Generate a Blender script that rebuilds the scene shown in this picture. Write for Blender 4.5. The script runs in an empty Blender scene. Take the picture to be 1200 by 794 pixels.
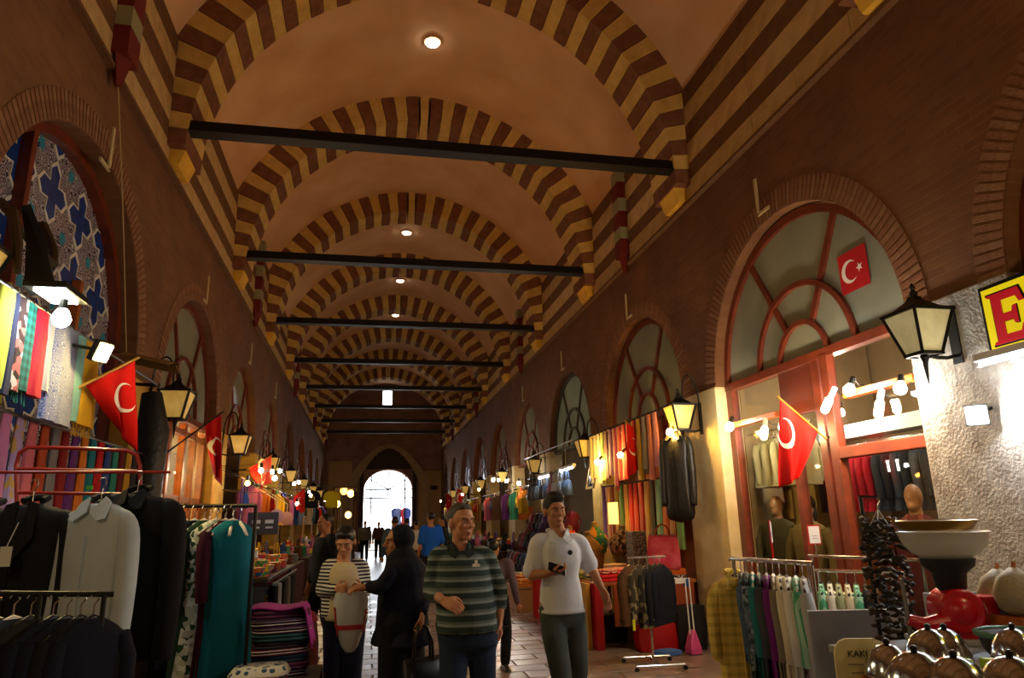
import bpy, math, random
from mathutils import Vector, Matrix, noise
random.seed(11)
SC = bpy.context.scene
COL = SC.collection
PI = math.pi
V = Vector
sin, cos, R = math.sin, math.cos, math.radians

# ------------------------------------------------------------------ camera
F_PX = 814.03
YAW, PIT, ROL = R(11.725), R(14.6), R(-1.345)
CAM = V((-0.901, 0.0, 1.6))
_f = V((sin(YAW)*cos(PIT), cos(YAW)*cos(PIT), sin(PIT)))
_r0 = V((cos(YAW), -sin(YAW), 0))
_u0 = _r0.cross(_f)
_r = _r0*cos(ROL) + _u0*sin(ROL)
_u = _r.cross(_f)
cd = bpy.data.cameras.new('camera')
cd.sensor_width = 36; cd.sensor_fit = 'HORIZONTAL'; cd.lens = F_PX/1200*36
cd.clip_start = 0.05; cd.clip_end = 300
cam = bpy.data.objects.new('camera', cd); COL.objects.link(cam)
cam.matrix_world = Matrix(((_r.x, _u.x, -_f.x, CAM.x), (_r.y, _u.y, -_f.y, CAM.y), (_r.z, _u.z, -_f.z, CAM.z), (0, 0, 0, 1)))
SC.camera = cam

# ------------------------------------------------------------------ world and exposure
w = bpy.data.worlds.new('sky'); SC.world = w; w.use_nodes = True
w.node_tree.nodes['Background'].inputs[0].default_value = (0.86, 0.93, 1.0, 1)
w.node_tree.nodes['Background'].inputs[1].default_value = 3.6
SC.view_settings.view_transform = 'Standard'
SC.view_settings.look = 'None'
SC.view_settings.exposure = 1.32
SC.view_settings.gamma = 1.0
SC.view_settings.use_curve_mapping = False
GAIN = 1.0          # one factor on every electric lamp of the hall

# a pixel of the 1200 x 794 frame gives a direction; the plane it meets gives the place
def ray(px, py): return _f + _r*((px-600)/F_PX) - _u*((py-397)/F_PX)
def AX(px, py, x): d = ray(px, py); return CAM + d*((x-CAM.x)/d.x)
def AY(px, py, y): d = ray(px, py); return CAM + d*((y-CAM.y)/d.y)
def AZ(px, py, z): d = ray(px, py); return CAM + d*((z-CAM.z)/d.z)

# ------------------------------------------------------------------ materials
def lin(c):
    if isinstance(c, str):
        c = tuple(int(c[i:i+2], 16)/255 for i in (0, 2, 4))
    return tuple((x/12.92 if x <= .04045 else ((x+.055)/1.055)**2.4) for x in c) + (1,)
_M = {}
def M(key, col='808080', rough=.65, metal=0, col2=None, pat=None, sc=8, bump=0, bsc=60, spec=.4, emit=0, sheen=0, col3=None, thr=.5, trans=0):
    """procedural material: plain colour or a pattern of two or three colours in object space"""
    if key in _M: return _M[key]
    m = bpy.data.materials.new(key); m.use_nodes = True
    nt = m.node_tree; N = nt.nodes; L = nt.links
    b = N['Principled BSDF']
    b.inputs['Roughness'].default_value = rough
    b.inputs['Metallic'].default_value = metal
    b.inputs['Specular IOR Level'].default_value = spec
    if sheen: b.inputs['Sheen Weight'].default_value = sheen
    if trans: b.inputs['Transmission Weight'].default_value = trans
    c = lin(col); b.inputs['Base Color'].default_value = c
    if emit:
        b.inputs['Emission Color'].default_value = c; b.inputs['Emission Strength'].default_value = emit
    tc = N.new('ShaderNodeTexCoord'); o = tc.outputs['Object']
    def ramp(src, stops, const=False):
        r = N.new('ShaderNodeValToRGB'); L.new(src, r.inputs[0])
        r.color_ramp.interpolation = 'CONSTANT' if const else 'LINEAR'
        e = r.color_ramp.elements
        while len(e) < len(stops): e.new(.5)
        for i, (p, k) in enumerate(stops): e[i].position = p; e[i].color = lin(k)
        return r.outputs[0]
    def math_(op, a, b_=None):
        n = N.new('ShaderNodeMath'); n.operation = op
        if hasattr(a, 'links'): L.new(a, n.inputs[0])
        else: n.inputs[0].default_value = a
        if b_ is not None:
            if hasattr(b_, 'links'): L.new(b_, n.inputs[1])
            else: n.inputs[1].default_value = b_
        return n.outputs[0]
    out = None
    c2 = col2 or col
    if pat == 'noise':
        n = N.new('ShaderNodeTexNoise'); n.inputs['Scale'].default_value = sc; n.inputs['Detail'].default_value = 5
        L.new(o, n.inputs['Vector']); out = ramp(n.outputs[0], [(.35, col), (.68, c2)])
    elif pat in ('sz', 'sx', 'sy'):
        s = N.new('ShaderNodeSeparateXYZ'); L.new(o, s.inputs[0])
        f = math_('FRACT', math_('MULTIPLY', s.outputs['xyz'.index(pat[1])], sc))
        st = [(0, col), (thr, c2)] + ([(thr+(1-thr)/2, col3)] if col3 else [])
        out = ramp(f, st, True)
    elif pat == 'plaid':
        s = N.new('ShaderNodeSeparateXYZ'); L.new(o, s.inputs[0])
        a = math_('LESS_THAN', math_('FRACT', math_('MULTIPLY', s.outputs[2], sc)), thr)
        bb = math_('LESS_THAN', math_('FRACT', math_('MULTIPLY', s.outputs[0], sc)), thr)
        out = ramp(math_('MULTIPLY', math_('ADD', a, bb), .5), [(0, col), (1, c2)])
    elif pat in ('dots', 'leo', 'floral', 'crackle'):
        v = N.new('ShaderNodeTexVoronoi'); v.inputs['Scale'].default_value = sc; L.new(o, v.inputs['Vector'])
        if pat == 'dots': out = ramp(v.outputs['Distance'], [(0, c2), (thr, col)], True)
        elif pat == 'leo': out = ramp(v.outputs['Distance'], [(0, c2), (.28, col3 or col), (.42, col)], True)
        elif pat == 'crackle':
            v.feature = 'DISTANCE_TO_EDGE'; out = ramp(v.outputs['Distance'], [(0, c2), (thr*.2, col)])
        else:
            sp = N.new('ShaderNodeSeparateColor'); L.new(v.outputs['Color'], sp.inputs[0])
            out = ramp(sp.outputs[0], [(0, col), (.4, c2), (.72, col3 or col)], True)
    elif pat == 'arab':      # swirling arabesque print
        v = N.new('ShaderNodeTexVoronoi'); v.inputs['Scale'].default_value = sc; L.new(o, v.inputs['Vector'])
        f = math_('FRACT', math_('MULTIPLY', v.outputs['Distance'], 4.0))
        out = ramp(f, [(0, col), (.42, c2), (.7, col3 or col), (.86, c2)], True)
    if out is not None:
        L.new(out, b.inputs['Base Color'])
        if emit: L.new(out, b.inputs['Emission Color'])
    if bump:
        n = N.new('ShaderNodeTexNoise'); n.inputs['Scale'].default_value = bsc; n.inputs['Detail'].default_value = 4
        L.new(o, n.inputs['Vector'])
        bp = N.new('ShaderNodeBump'); bp.inputs['Strength'].default_value = bump; bp.inputs['Distance'].default_value = .02
        L.new(n.outputs[0], bp.inputs['Height']); L.new(bp.outputs[0], b.inputs['Normal'])
    _M[key] = m
    return m
def brick_mat(key, c1, c2, mortar, axes='yz', bw=.24, bh=.075):
    m = M(key, c1, .9); nt = m.node_tree; N = nt.nodes; L = nt.links; b = N['Principled BSDF']
    tc = N.new('ShaderNodeTexCoord'); s = N.new('ShaderNodeSeparateXYZ'); L.new(tc.outputs['Object'], s.inputs[0])
    cb = N.new('ShaderNodeCombineXYZ'); L.new(s.outputs['xyz'.index(axes[0])], cb.inputs[0]); L.new(s.outputs['xyz'.index(axes[1])], cb.inputs[1])
    br = N.new('ShaderNodeTexBrick'); L.new(cb.outputs[0], br.inputs['Vector'])
    br.inputs['Color1'].default_value = lin(c1); br.inputs['Color2'].default_value = lin(c2); br.inputs['Mortar'].default_value = lin(mortar)
    br.inputs['Scale'].default_value = 1; br.inputs['Mortar Size'].default_value = .010; br.inputs['Brick Width'].default_value = bw; br.inputs['Row Height'].default_value = bh
    n = N.new('ShaderNodeTexNoise'); n.inputs['Scale'].default_value = 1.3; n.inputs['Detail'].default_value = 6; L.new(tc.outputs['Object'], n.inputs['Vector'])
    r = N.new('ShaderNodeValToRGB'); L.new(n.outputs[0], r.inputs[0]); r.color_ramp.elements[0].position = .3; r.color_ramp.elements[0].color = (.62, .62, .62, 1); r.color_ramp.elements[1].position = .7
    mx = N.new('ShaderNodeMix'); mx.data_type = 'RGBA'; mx.blend_type = 'MULTIPLY'; mx.inputs[0].default_value = 1
    L.new(br.outputs['Color'], mx.inputs[6]); L.new(r.outputs[0], mx.inputs[7]); L.new(mx.outputs[2], b.inputs['Base Color'])
    bp = N.new('ShaderNodeBump'); bp.inputs['Strength'].default_value = .5; bp.inputs['Distance'].default_value = .01
    iv = N.new('ShaderNodeMath'); iv.operation = 'SUBTRACT'; iv.inputs[0].default_value = 1; L.new(br.outputs['Fac'], iv.inputs[1])
    L.new(iv.outputs[0], bp.inputs['Height']); L.new(bp.outputs[0], b.inputs['Normal'])
    return m
def glass_mat(key, tint='ffffff', refl=.08, rough=.02):
    if key in _M: return _M[key]
    m = bpy.data.materials.new(key); m.use_nodes = True; N = m.node_tree.nodes; L = m.node_tree.links; N.clear()
    o = N.new('ShaderNodeOutputMaterial'); t = N.new('ShaderNodeBsdfTransparent'); g = N.new('ShaderNodeBsdfGlossy'); x = N.new('ShaderNodeMixShader')
    t.inputs[0].default_value = lin(tint); g.inputs['Roughness'].default_value = rough
    lw = N.new('ShaderNodeLayerWeight'); pw = N.new('ShaderNodeMath'); pw.operation = 'POWER'; pw.inputs[1].default_value = 4; L.new(lw.outputs['Facing'], pw.inputs[0])
    ad = N.new('ShaderNodeMath'); ad.operation = 'MULTIPLY_ADD'; ad.inputs[1].default_value = .5; ad.inputs[2].default_value = refl; ad.use_clamp = True; L.new(pw.outputs[0], ad.inputs[0])
    L.new(ad.outputs[0], x.inputs[0]); L.new(t.outputs[0], x.inputs[1]); L.new(g.outputs[0], x.inputs[2]); L.new(x.outputs[0], o.inputs[0])
    _M[key] = m; return m
def emit_mat(key, col, strength):
    if key in _M: return _M[key]
    m = bpy.data.materials.new(key); m.use_nodes = True; N = m.node_tree.nodes; L = m.node_tree.links; N.clear()
    o = N.new('ShaderNodeOutputMaterial'); e = N.new('ShaderNodeEmission'); e.inputs[0].default_value = lin(col); e.inputs[1].default_value = strength
    L.new(e.outputs[0], o.inputs[0]); _M[key] = m; return m

# ------------------------------------------------------------------ mesh building
class MB:
    def __init__(s): s.v = []; s.f = []
    def add(s, vs, fs):
        k = len(s.v); s.v += [V(p) for p in vs]; s.f += [tuple(i+k for i in f) for f in fs]; return s
    def box(s, c, d, rz=0, mat=None):
        x, y, z = d[0]/2, d[1]/2, d[2]/2
        vs = [V((a, b, e)) for e in (-z, z) for b in (-y, y) for a in (-x, x)]
        if rz: mat = Matrix.Rotation(rz, 3, 'Z')
        if mat is not None: vs = [mat @ p for p in vs]
        c = V(c)
        return s.add([p+c for p in vs], [(0, 2, 3, 1), (4, 5, 7, 6), (0, 1, 5, 4), (2, 6, 7, 3), (0, 4, 6, 2), (1, 3, 7, 5)])
    def bar(s, a, b, wd, ht, up=(0, 0, 1)):
        a, b = V(a), V(b); d = (b-a); l = d.length; d.normalize(); u = V(up); sd = d.cross(u)
        if sd.length < 1e-4: sd = d.cross(V((1, 0, 0)))
        sd.normalize(); u = sd.cross(d)
        m = Matrix((sd, d, u)).transposed()
        return s.box((a+b)/2, (wd, l, ht), mat=m)
    def tube(s, pts, r, n=8, closed=False, cap=True):
        pts = [V(p) for p in pts]; k = len(pts)
        rs = r if isinstance(r, (list, tuple)) else [r]*k
        t0 = (pts[1]-pts[0]).normalized(); u = t0.orthogonal().normalized()
        vs = []
        for i, p in enumerate(pts):
            t = ((pts[(i+1) % k]-pts[i-1]) if closed else (pts[min(i+1, k-1)]-pts[max(i-1, 0)]))
            if t.length < 1e-9: t = t0
            t.normalize(); u = u - t*u.dot(t)
            if u.length < 1e-6: u = t.orthogonal()
            u.normalize(); w_ = t.cross(u)
            vs += [p + (u*cos(2*PI*j/n) + w_*sin(2*PI*j/n))*rs[i] for j in range(n)]
        fs = []
        for i in range(k if closed else k-1):
            a, b = i*n, ((i+1) % k)*n
            fs += [(a+j, a+(j+1) % n, b+(j+1) % n, b+j) for j in range(n)]
        if cap and not closed: fs += [tuple(range(n-1, -1, -1)), tuple((k-1)*n+j for j in range(n))]
        return s.add(vs, fs)
    def cyl(s, a, b, r, r2=None, n=12): return s.tube([a, b], [r, r if r2 is None else r2], n)
    def lathe(s, prof, c=(0, 0, 0), n=16, mat=None):
        c = V(c); vs = []
        for (r, z) in prof: vs += [V((r*cos(2*PI*j/n), r*sin(2*PI*j/n), z)) for j in range(n)]
        if mat is not None: vs = [mat @ p for p in vs]
        k = len(prof)
        fs = [(i*n+j, i*n+(j+1) % n, (i+1)*n+(j+1) % n, (i+1)*n+j) for i in range(k-1) for j in range(n)]
        fs += [tuple(range(n-1, -1, -1)), tuple((k-1)*n+j for j in range(n))]
        return s.add([p+c for p in vs], fs)
    def loft(s, rings, n=20, power=2.0, fold=0, nf=7, ph=0, grow=True, rz=0):
        """rings of (x, y, z, rx, ry): closed skin over stacked ovals, with cloth folds"""
        vs = []; k = len(rings); cr, sr = cos(rz), sin(rz)
        for i, (x, y, z, rx, ry) in enumerate(rings):
            am = fold*((i/(k-1)) if grow else 1)
            for j in range(n):
                a = 2*PI*j/n; ca, sa = cos(a), sin(a)
                e = (abs(ca)**power + abs(sa)**power)**(-1/power)
                q = 1 + am*sin(nf*a+ph+i*.35)
                px, py = rx*e*ca*q, ry*e*sa*q
                vs.append(V((x+px*cr-py*sr, y+px*sr+py*cr, z)))
        fs = [(i*n+j, i*n+(j+1) % n, (i+1)*n+(j+1) % n, (i+1)*n+j) for i in range(k-1) for j in range(n)]
        fs += [tuple(range(n-1, -1, -1)), tuple((k-1)*n+j for j in range(n))]
        return s.add(vs, fs)
    def ball(s, c, r, n=12, m=8, mat=None):
        rx, ry, rz = (r, r, r) if not isinstance(r, (tuple, list)) else r
        c = V(c); vs = [V((0, 0, -rz))]
        for i in range(1, m):
            t = -PI/2 + PI*i/m
            vs += [V((rx*cos(t)*cos(2*PI*j/n), ry*cos(t)*sin(2*PI*j/n), rz*sin(t))) for j in range(n)]
        vs.append(V((0, 0, rz)))
        if mat is not None: vs = [mat @ p for p in vs]
        fs = [(0, 1+(j+1) % n, 1+j) for j in range(n)]
        for i in range(m-2): fs += [(1+i*n+j, 1+i*n+(j+1) % n, 1+(i+1)*n+(j+1) % n, 1+(i+1)*n+j) for j in range(n)]
        b = 1+(m-2)*n; fs += [(b+j, b+(j+1) % n, len(vs)-1) for j in range(n)]
        return s.add([p+c for p in vs], fs)
    def sheet(s, fn, nu, nv, th=.004):
        """a thin closed cloth from fn(u, v) -> point, with real thickness"""
        P = [[V(fn(i/nu, j/nv)) for j in range(nv+1)] for i in range(nu+1)]
        Nn = []
        for i in range(nu+1):
            row = []
            for j in range(nv+1):
                a = P[min(i+1, nu)][j]-P[max(i-1, 0)][j]; b = P[i][min(j+1, nv)]-P[i][max(j-1, 0)]
                q = a.cross(b); row.append(q.normalized() if q.length > 1e-9 else V((0, 1, 0)))
            Nn.append(row)
        W_ = nv+1; k = (nu+1)*W_
        vs = [P[i][j]+Nn[i][j]*th/2 for i in range(nu+1) for j in range(nv+1)] + [P[i][j]-Nn[i][j]*th/2 for i in range(nu+1) for j in range(nv+1)]
        fs = []
        for i in range(nu):
            for j in range(nv):
                a, b, c, d = i*W_+j, (i+1)*W_+j, (i+1)*W_+j+1, i*W_+j+1
                fs += [(a, b, c, d), (k+d, k+c, k+b, k+a)]
        for i in range(nu): fs += [(i*W_, k+i*W_, k+(i+1)*W_, (i+1)*W_), (i*W_+nv, (i+1)*W_+nv, k+(i+1)*W_+nv, k+i*W_+nv)]
        for j in range(nv): fs += [(j, j+1, k+j+1, k+j), (nu*W_+j, k+nu*W_+j, k+nu*W_+j+1, nu*W_+j+1)]
        return s.add(vs, fs)
    def prism(s, poly, o, ax, ay, th):
        """polygon in the plane (ax, ay) at o, pushed along ax x ay by th"""
        o, ax, ay = V(o), V(ax), V(ay); nz = ax.cross(ay).normalized()*th; k = len(poly)
        a = [o+ax*p[0]+ay*p[1] for p in poly]
        return s.add(a+[p+nz for p in a], [tuple(range(k-1, -1, -1)), tuple(range(k, 2*k))] + [(i, (i+1) % k, k+(i+1) % k, k+i) for i in range(k)])
    def move(s, mat): s.v = [mat @ p for p in s.v]; return s
    def mesh(s, name, m=None, smooth=False):
        me = bpy.data.meshes.new(name); me.from_pydata([tuple(p) for p in s.v], [], s.f); me.validate(); me.update()
        if m is not None: me.materials.append(m)
        if smooth:
            me.polygons.foreach_set('use_smooth', [True]*len(me.polygons))
            if smooth is not True: me.set_sharp_from_angle(angle=R(smooth))
        return me
    def build(s, name, m, parent=None, smooth=False, bevel=0):
        o = bpy.data.objects.new(name, s.mesh(name, m, smooth)); COL.objects.link(o)
        if parent is not None: o.parent = parent
        if bevel:
            b = o.modifiers.new('bevel', 'BEVEL'); b.width = bevel; b.segments = 2; b.limit_method = 'ANGLE'
        return o
def put(name, me, parent=None, mat=None):
    o = bpy.data.objects.new(name, me); COL.objects.link(o)
    if parent is not None: o.parent = parent
    if mat is not None: o.matrix_local = mat
    return o
def tag(o, label, cat, group=None):
    o['label'] = label; o['category'] = cat
    if group: o['group'] = group
    return o
def struct(o, label=None):
    o['kind'] = 'structure'
    if label: o['label'] = label
    return o
def thing(name, label, cat, loc=(0, 0, 0), rz=0, group=None):
    o = bpy.data.objects.new(name, None); COL.objects.link(o); o.empty_display_size = .1
    o.location = loc; o.rotation_euler = (0, 0, rz)
    return tag(o, label, cat, group)
def dup(root, label, loc, rz=0, group=None, recolor=None):
    """copy a thing with its parts and sub-parts"""
    def cp(o, par):
        c = o.copy(); COL.objects.link(c); c.parent = par
        for ch in o.children: cp(ch, c)
        return c
    r = cp(root, None); r.location = loc; r.rotation_euler = (0, 0, rz); r['label'] = label
    if group: r['group'] = group
    return r
ORD = ['first', 'second', 'third', 'fourth', 'fifth', 'sixth', 'seventh', 'eighth', 'ninth', 'tenth', 'eleventh', 'twelfth', 'thirteenth', 'fourteenth', 'fifteenth', 'sixteenth', 'seventeenth', 'eighteenth', 'nineteenth', 'twentieth', 'twenty-first', 'twenty-second', 'twenty-third', 'twenty-fourth']
def rnd(a, b): return random.uniform(a, b)
def remesh(mb, name, m, voxel, parent=None, smooth=6):
    """weld overlapping closed volumes into one continuous skin"""
    o = bpy.data.objects.new(name, mb.mesh(name, m)); COL.objects.link(o)
    r = o.modifiers.new('r', 'REMESH'); r.mode = 'VOXEL'; r.voxel_size = voxel; r.use_smooth_shade = True
    if smooth:
        s_ = o.modifiers.new('s', 'SMOOTH'); s_.iterations = smooth; s_.factor = .5
    dg = bpy.context.evaluated_depsgraph_get()
    me = bpy.data.meshes.new_from_object(o.evaluated_get(dg))
    o.modifiers.clear(); old = o.data; o.data = me; me.name = name; bpy.data.meshes.remove(old)
    if not me.materials: me.materials.append(m)
    me.polygons.foreach_set('use_smooth', [True]*len(me.polygons))
    if parent is not None: o.parent = parent
    return o
# ------------------------------------------------------------------ hall dimensions (metres)
WX = 3.45; PITCH = 4.30; Y0 = 8.59
ARCH_Y = [Y0 + PITCH*k for k in range(-3, 8)]           # transverse arches, -4.31 .. 38.7
BAY_Y = [Y0 - PITCH/2 + PITCH*k for k in range(-3, 9)]  # bay centres, -6.46 .. 40.8
YB, YE = Y0 - PITCH*4, Y0 + PITCH*8                     # end walls
OW, OS, OR_ = 1.66, 3.18, 1.66                           # shop opening: half width, spring height, arch radius
ZB = [5.88, 6.17, 6.41, 6.72, 7.00, 7.30, 7.58]
ZC0, RA, EC, RV = 6.10, 3.20, 0.12, 3.74

def arch_pt(r, t):
    """pointed arch of half span r, t in -1..1 from left spring to right spring, around (0, ZC0)"""
    rr = r + EC; am = math.acos(EC/rr)
    a = (1-abs(t))*am
    x = rr*cos(a) - EC
    return (math.copysign(x, t) if t else 0.0, ZC0 + rr*sin(a))

m_brickw = brick_mat('old brown brick wall', '845834', '774c2b', '7f5636')
m_brickx = brick_mat('end wall plaster brick', '9c7260', '8e6656', '95705f', 'xz')
m_plaster = M('pink lime plaster', 'e6ba8c', .9, col2='d8a676', pat='noise', sc=1.1, bump=.08, bsc=9)
m_cream = M('cream limestone', 'd0b076', .85, col2='bb9a62', pat='noise', sc=5, bump=.15, bsc=30)
m_cream2 = M('ochre limestone', 'ddb868', .85, col2='c9a254', pat='noise', sc=5, bump=.15, bsc=30)
m_brown = M('brown painted stone', '75502f', .88, col2='664528', pat='noise', sc=7, bump=.2, bsc=40)
m_redbr = M('red brown brick stone', '86563a', .88, col2='71452c', pat='noise', sc=7, bump=.2, bsc=40)
m_corbel = M('yellow corbel stone', 'eebb3e', .8, col2='d8a432', pat='noise', sc=6)
m_iron = M('black iron', '1a1614', .5, metal=.4, bump=.1)
m_stone = M('rough grey plaster stone', 'b5ada0', .95, col2='94897a', pat='noise', sc=9, bump=.9, bsc=38)
m_creampl = M('cream painted pillar', 'd8c493', .85, col2='c4ac78', pat='noise', sc=4, bump=.3, bsc=30)
m_yelpl = M('yellow painted pillar', 'd3a94c', .85, col2='b9903c', pat='noise', sc=4, bump=.25, bsc=30)
m_wood = M('red brown varnished wood', '74301a', .35, col2='5c2412', pat='noise', sc=6, spec=.5)
m_wood2 = M('orange varnished wood', 'a8591d', .35, col2='85420f', pat='noise', sc=6, spec=.5)
m_greenfr = M('dark green brown frame', '4a4634', .5)
m_frost = M('frosted grey green glass', '8f917c', .25, col2='7d8070', pat='noise', sc=1.5, spec=.6)
m_frost2 = M('frosted pale green glass', 'a9c2b0', .2, col2='93ad9d', pat='noise', sc=1.5, spec=.6)
m_glass = glass_mat('shop window glass', 'f2f5f2', .02)
m_ringbrick = M('arch ring brick', '8a5d3e', .85, col2='764c32', pat='noise', sc=14, bump=.3)
m_ringbrick2 = M('arch ring brick pale', '926848', .85, col2='7c5639', pat='noise', sc=14, bump=.3)
m_shopwall = M('shop back wall', 'a58a66', .9, col2='92795a', pat='noise', sc=2)
m_floor = M('glossy warm floor stone', '806c5e', .3, col2='6c5a4c', pat='noise', sc=3, spec=.6, bump=.12, bsc=14)
m_paver = [M('paver stone %d' % i, c, r_, col2=d, pat='noise', sc=4, spec=.6, bump=.12, bsc=12) for i, (c, d, r_) in enumerate([('948274', '806e62', .27), ('8c7868', '786454', .3), ('9a8b80', '857468', .26), ('847060', '725c4e', .32)])]

# ------------------------------------------------------------------ floor
fl = MB().box((0, (YB+YE)/2, -.16), (13, YE-YB, .3)).build('floor', m_floor)
struct(fl, 'glossy stone slab floor of the market hall')
PW, PD = .64, .32
pm = [MB().add([(-PW/2+.006, -PD/2+.006, 0), (PW/2-.006, -PD/2+.006, 0), (PW/2-.006, PD/2-.006, 0), (-PW/2+.006, PD/2-.006, 0),
     (-PW/2+.012, -PD/2+.012, .02), (PW/2-.012, -PD/2+.012, .02), (PW/2-.012, PD/2-.012, .02), (-PW/2+.012, PD/2-.012, .02)],
     [(4, 5, 6, 7), (0, 1, 5, 4), (1, 2, 6, 5), (2, 3, 7, 6), (3, 0, 4, 7)]).mesh('paver', q) for q in m_paver]
rest = MB(); npv = 0
for j in range(int((YE-YB)/PD)):
    y = YB + (j+.5)*PD
    for i in range(-4, 4):
        x = (i+.5)*PW + (PW/2 if j % 2 else 0) - .16
        if 6.6 < y < 21.5 and abs(x) < 2.1 and npv < 300:
            put('paver', random.choice(pm), fl, Matrix.Translation((x, y, -.012+rnd(0, .003)))); npv += 1
        else:
            rest.add([(x-PW/2+.006, y-PD/2+.006, -.002), (x+PW/2-.006, y-PD/2+.006, -.002), (x+PW/2-.006, y+PD/2-.006, -.002), (x-PW/2+.006, y+PD/2-.006, -.002)], [(0, 1, 2, 3)])
ro = rest.build('paver_field', m_paver[1], fl); ro['kind'] = 'stuff'

# ------------------------------------------------------------------ nave walls with arched shop openings
def nave_wall(side, name, label):
    sx = side*WX; mb = MB(); th = .32*side; OS_ = 3.18
    for yb_i, yc in enumerate(BAY_Y):
        OS = OS_ + (.2 if side < 0 and yb_i == 3 else 0)      # the tiled arch springs a little higher
        pts = [(-OW, 0), (-OW, OS)] + [(-OR_*cos(PI*k/24), OS+OR_*sin(PI*k/24)) for k in range(1, 24)] + [(OW, OS), (OW, 0)]
        h = PITCH/2
        mb.add([(sx, yc-h, 0), (sx, yc-OW, 0), (sx, yc-OW, ZB[0]), (sx, yc-h, ZB[0])], [(0, 1, 2, 3)])
        mb.add([(sx, yc+OW, 0), (sx, yc+h, 0), (sx, yc+h, ZB[0]), (sx, yc+OW, ZB[0])], [(0, 1, 2, 3)])
        for (a, b) in zip(pts[1:-1], pts[2:-1]):
            mb.add([(sx, yc+a[0], a[1]), (sx, yc+b[0], b[1]), (sx, yc+b[0], ZB[0]), (sx, yc+a[0], ZB[0])], [(0, 1, 2, 3)])
        for (a, b) in zip(pts[:-1], pts[1:]):      # reveals
            mb.add([(sx, yc+a[0], a[1]), (sx, yc+b[0], b[1]), (sx+th, yc+b[0], b[1]), (sx+th, yc+a[0], a[1])], [(0, 1, 2, 3)])
    mb.add([(sx, YB, ZB[0]), (sx, YE, ZB[0]), (sx, YE, ZB[-1]), (sx, YB, ZB[-1])], [(0, 1, 2, 3)])
    o = mb.build(name, m_brickw); struct(o, label)
    # striped courses above: cream and brown blocks, each its own stone near the camera
    cache = {}
    for i in range(6):
        z0, z1 = ZB[i], ZB[i+1]; cr = i % 2 == 0
        ln = .86 if cr else 1.43
        n1 = int(round((24.0-2.2)/ln)); ln = 21.8/n1
        key = i
        bm = MB().box((0, 0, 0), (.06, ln-.008, z1-z0-.004))
        me = bm.mesh('course_block', m_cream if cr else m_brown)
        for k in range(n1):
            put('course_block', me, o, Matrix.Translation((sx-side*(.012+(.004 if (k*7+i*3) % 5 == 0 else 0)), 2.2+(k+.5)*ln, (z0+z1)/2)))
        far = MB()
        for a, b in ((YB, 2.2), (24.0, YE)): far.box((sx-side*.012, (a+b)/2, (z0+z1)/2), (.06, b-a, z1-z0-.004))
        far.build('course_band', m_cream if cr else m_brown, o)
    # small moulding under the stripes
    MB().box((sx-side*.03, (YB+YE)/2, ZB[0]-.02), (.1, YE-YB, .04)).build('string_course', m_brown, o)
    return o
wall_r = nave_wall(1, 'wall_right', 'brown brick wall with striped stone courses on the right')
wall_l = nave_wall(-1, 'wall_left', 'brown brick wall with striped stone courses on the left')

# plaster pillars between the shops, and radial brick rings of the near arches
for side, wl in ((1, wall_r), (-1, wall_l)):
    for k, ya in enumerate(ARCH_Y):
        if side == 1: pm_ = m_stone if ya < 6 else m_creampl if ya < 10 else m_yelpl if ya < 14 else m_creampl
        else: pm_ = m_creampl if ya < 6 else m_yelpl
        wd = PITCH - 2*OW
        MB().box((side*(WX+.14), ya, 1.6), (.34, wd+.012, 3.2)).build('pillar', pm_, wl, bevel=.012)
    rb = [MB().box((0, 0, OR_+.135), (.06, .052, .25)).mesh('ring_brick', q) for q in (m_ringbrick, m_ringbrick2)]
    for bi, yc in enumerate(BAY_Y[2:6]):
        if (side == -1 and bi not in (1, 2)) or (side == 1 and bi > 2): continue
        n = 78
        for k in range(n):
            a = -PI/2 + PI*(k+.5)/n
            yy = yc - sin(a)*0
            put('ring_brick', rb[(k*5+bi) % 3 == 0], wl, Matrix.Translation((side*(WX+.022), yc, OS+(.2 if side < 0 and bi == 1 else 0))) @ Matrix.Rotation(a, 4, 'X'))

# ------------------------------------------------------------------ transverse striped arches
NV = 47; FD = .40
def voussoir(k, m):
    rin, rout = RA, RV+.05
    t0, t1 = -1+2*k/NV, -1+2*(k+1)/NV
    if k == NV//2: t0, t1 = t0+.006, t1-.006
    g = .0012; t0 += g; t1 -= g
    vs = []
    for y in (-FD, FD):
        for (r, t) in ((rin, t0), (rin, t1), (rout, t1), (rout, t0)):
            x, z = arch_pt(r, t); vs.append((x, y, z))
    return MB().add(vs, [(0, 1, 2, 3), (7, 6, 5, 4), (0, 4, 5, 1), (1, 5, 6, 2), (2, 6, 7, 3), (3, 7, 4, 0)]).mesh('voussoir', m)
vm = [voussoir(k, m_cream2 if (k-NV//2) % 2 == 0 else m_redbr) for k in range(NV)]
cor = MB()
cor.add([(0, -.26, .03), (0, .26, .03), (0, .26, .28), (0, -.26, .28), (.15, -.24, .03), (.15, .24, .03), (.24, .26, .28), (.24, -.26, .28)], [(0, 1, 2, 3), (4, 7, 6, 5), (0, 4, 5, 1), (2, 6, 7, 3), (0, 3, 7, 4), (1, 5, 6, 2)])
corm = cor.mesh('corbel', m_corbel)
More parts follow.
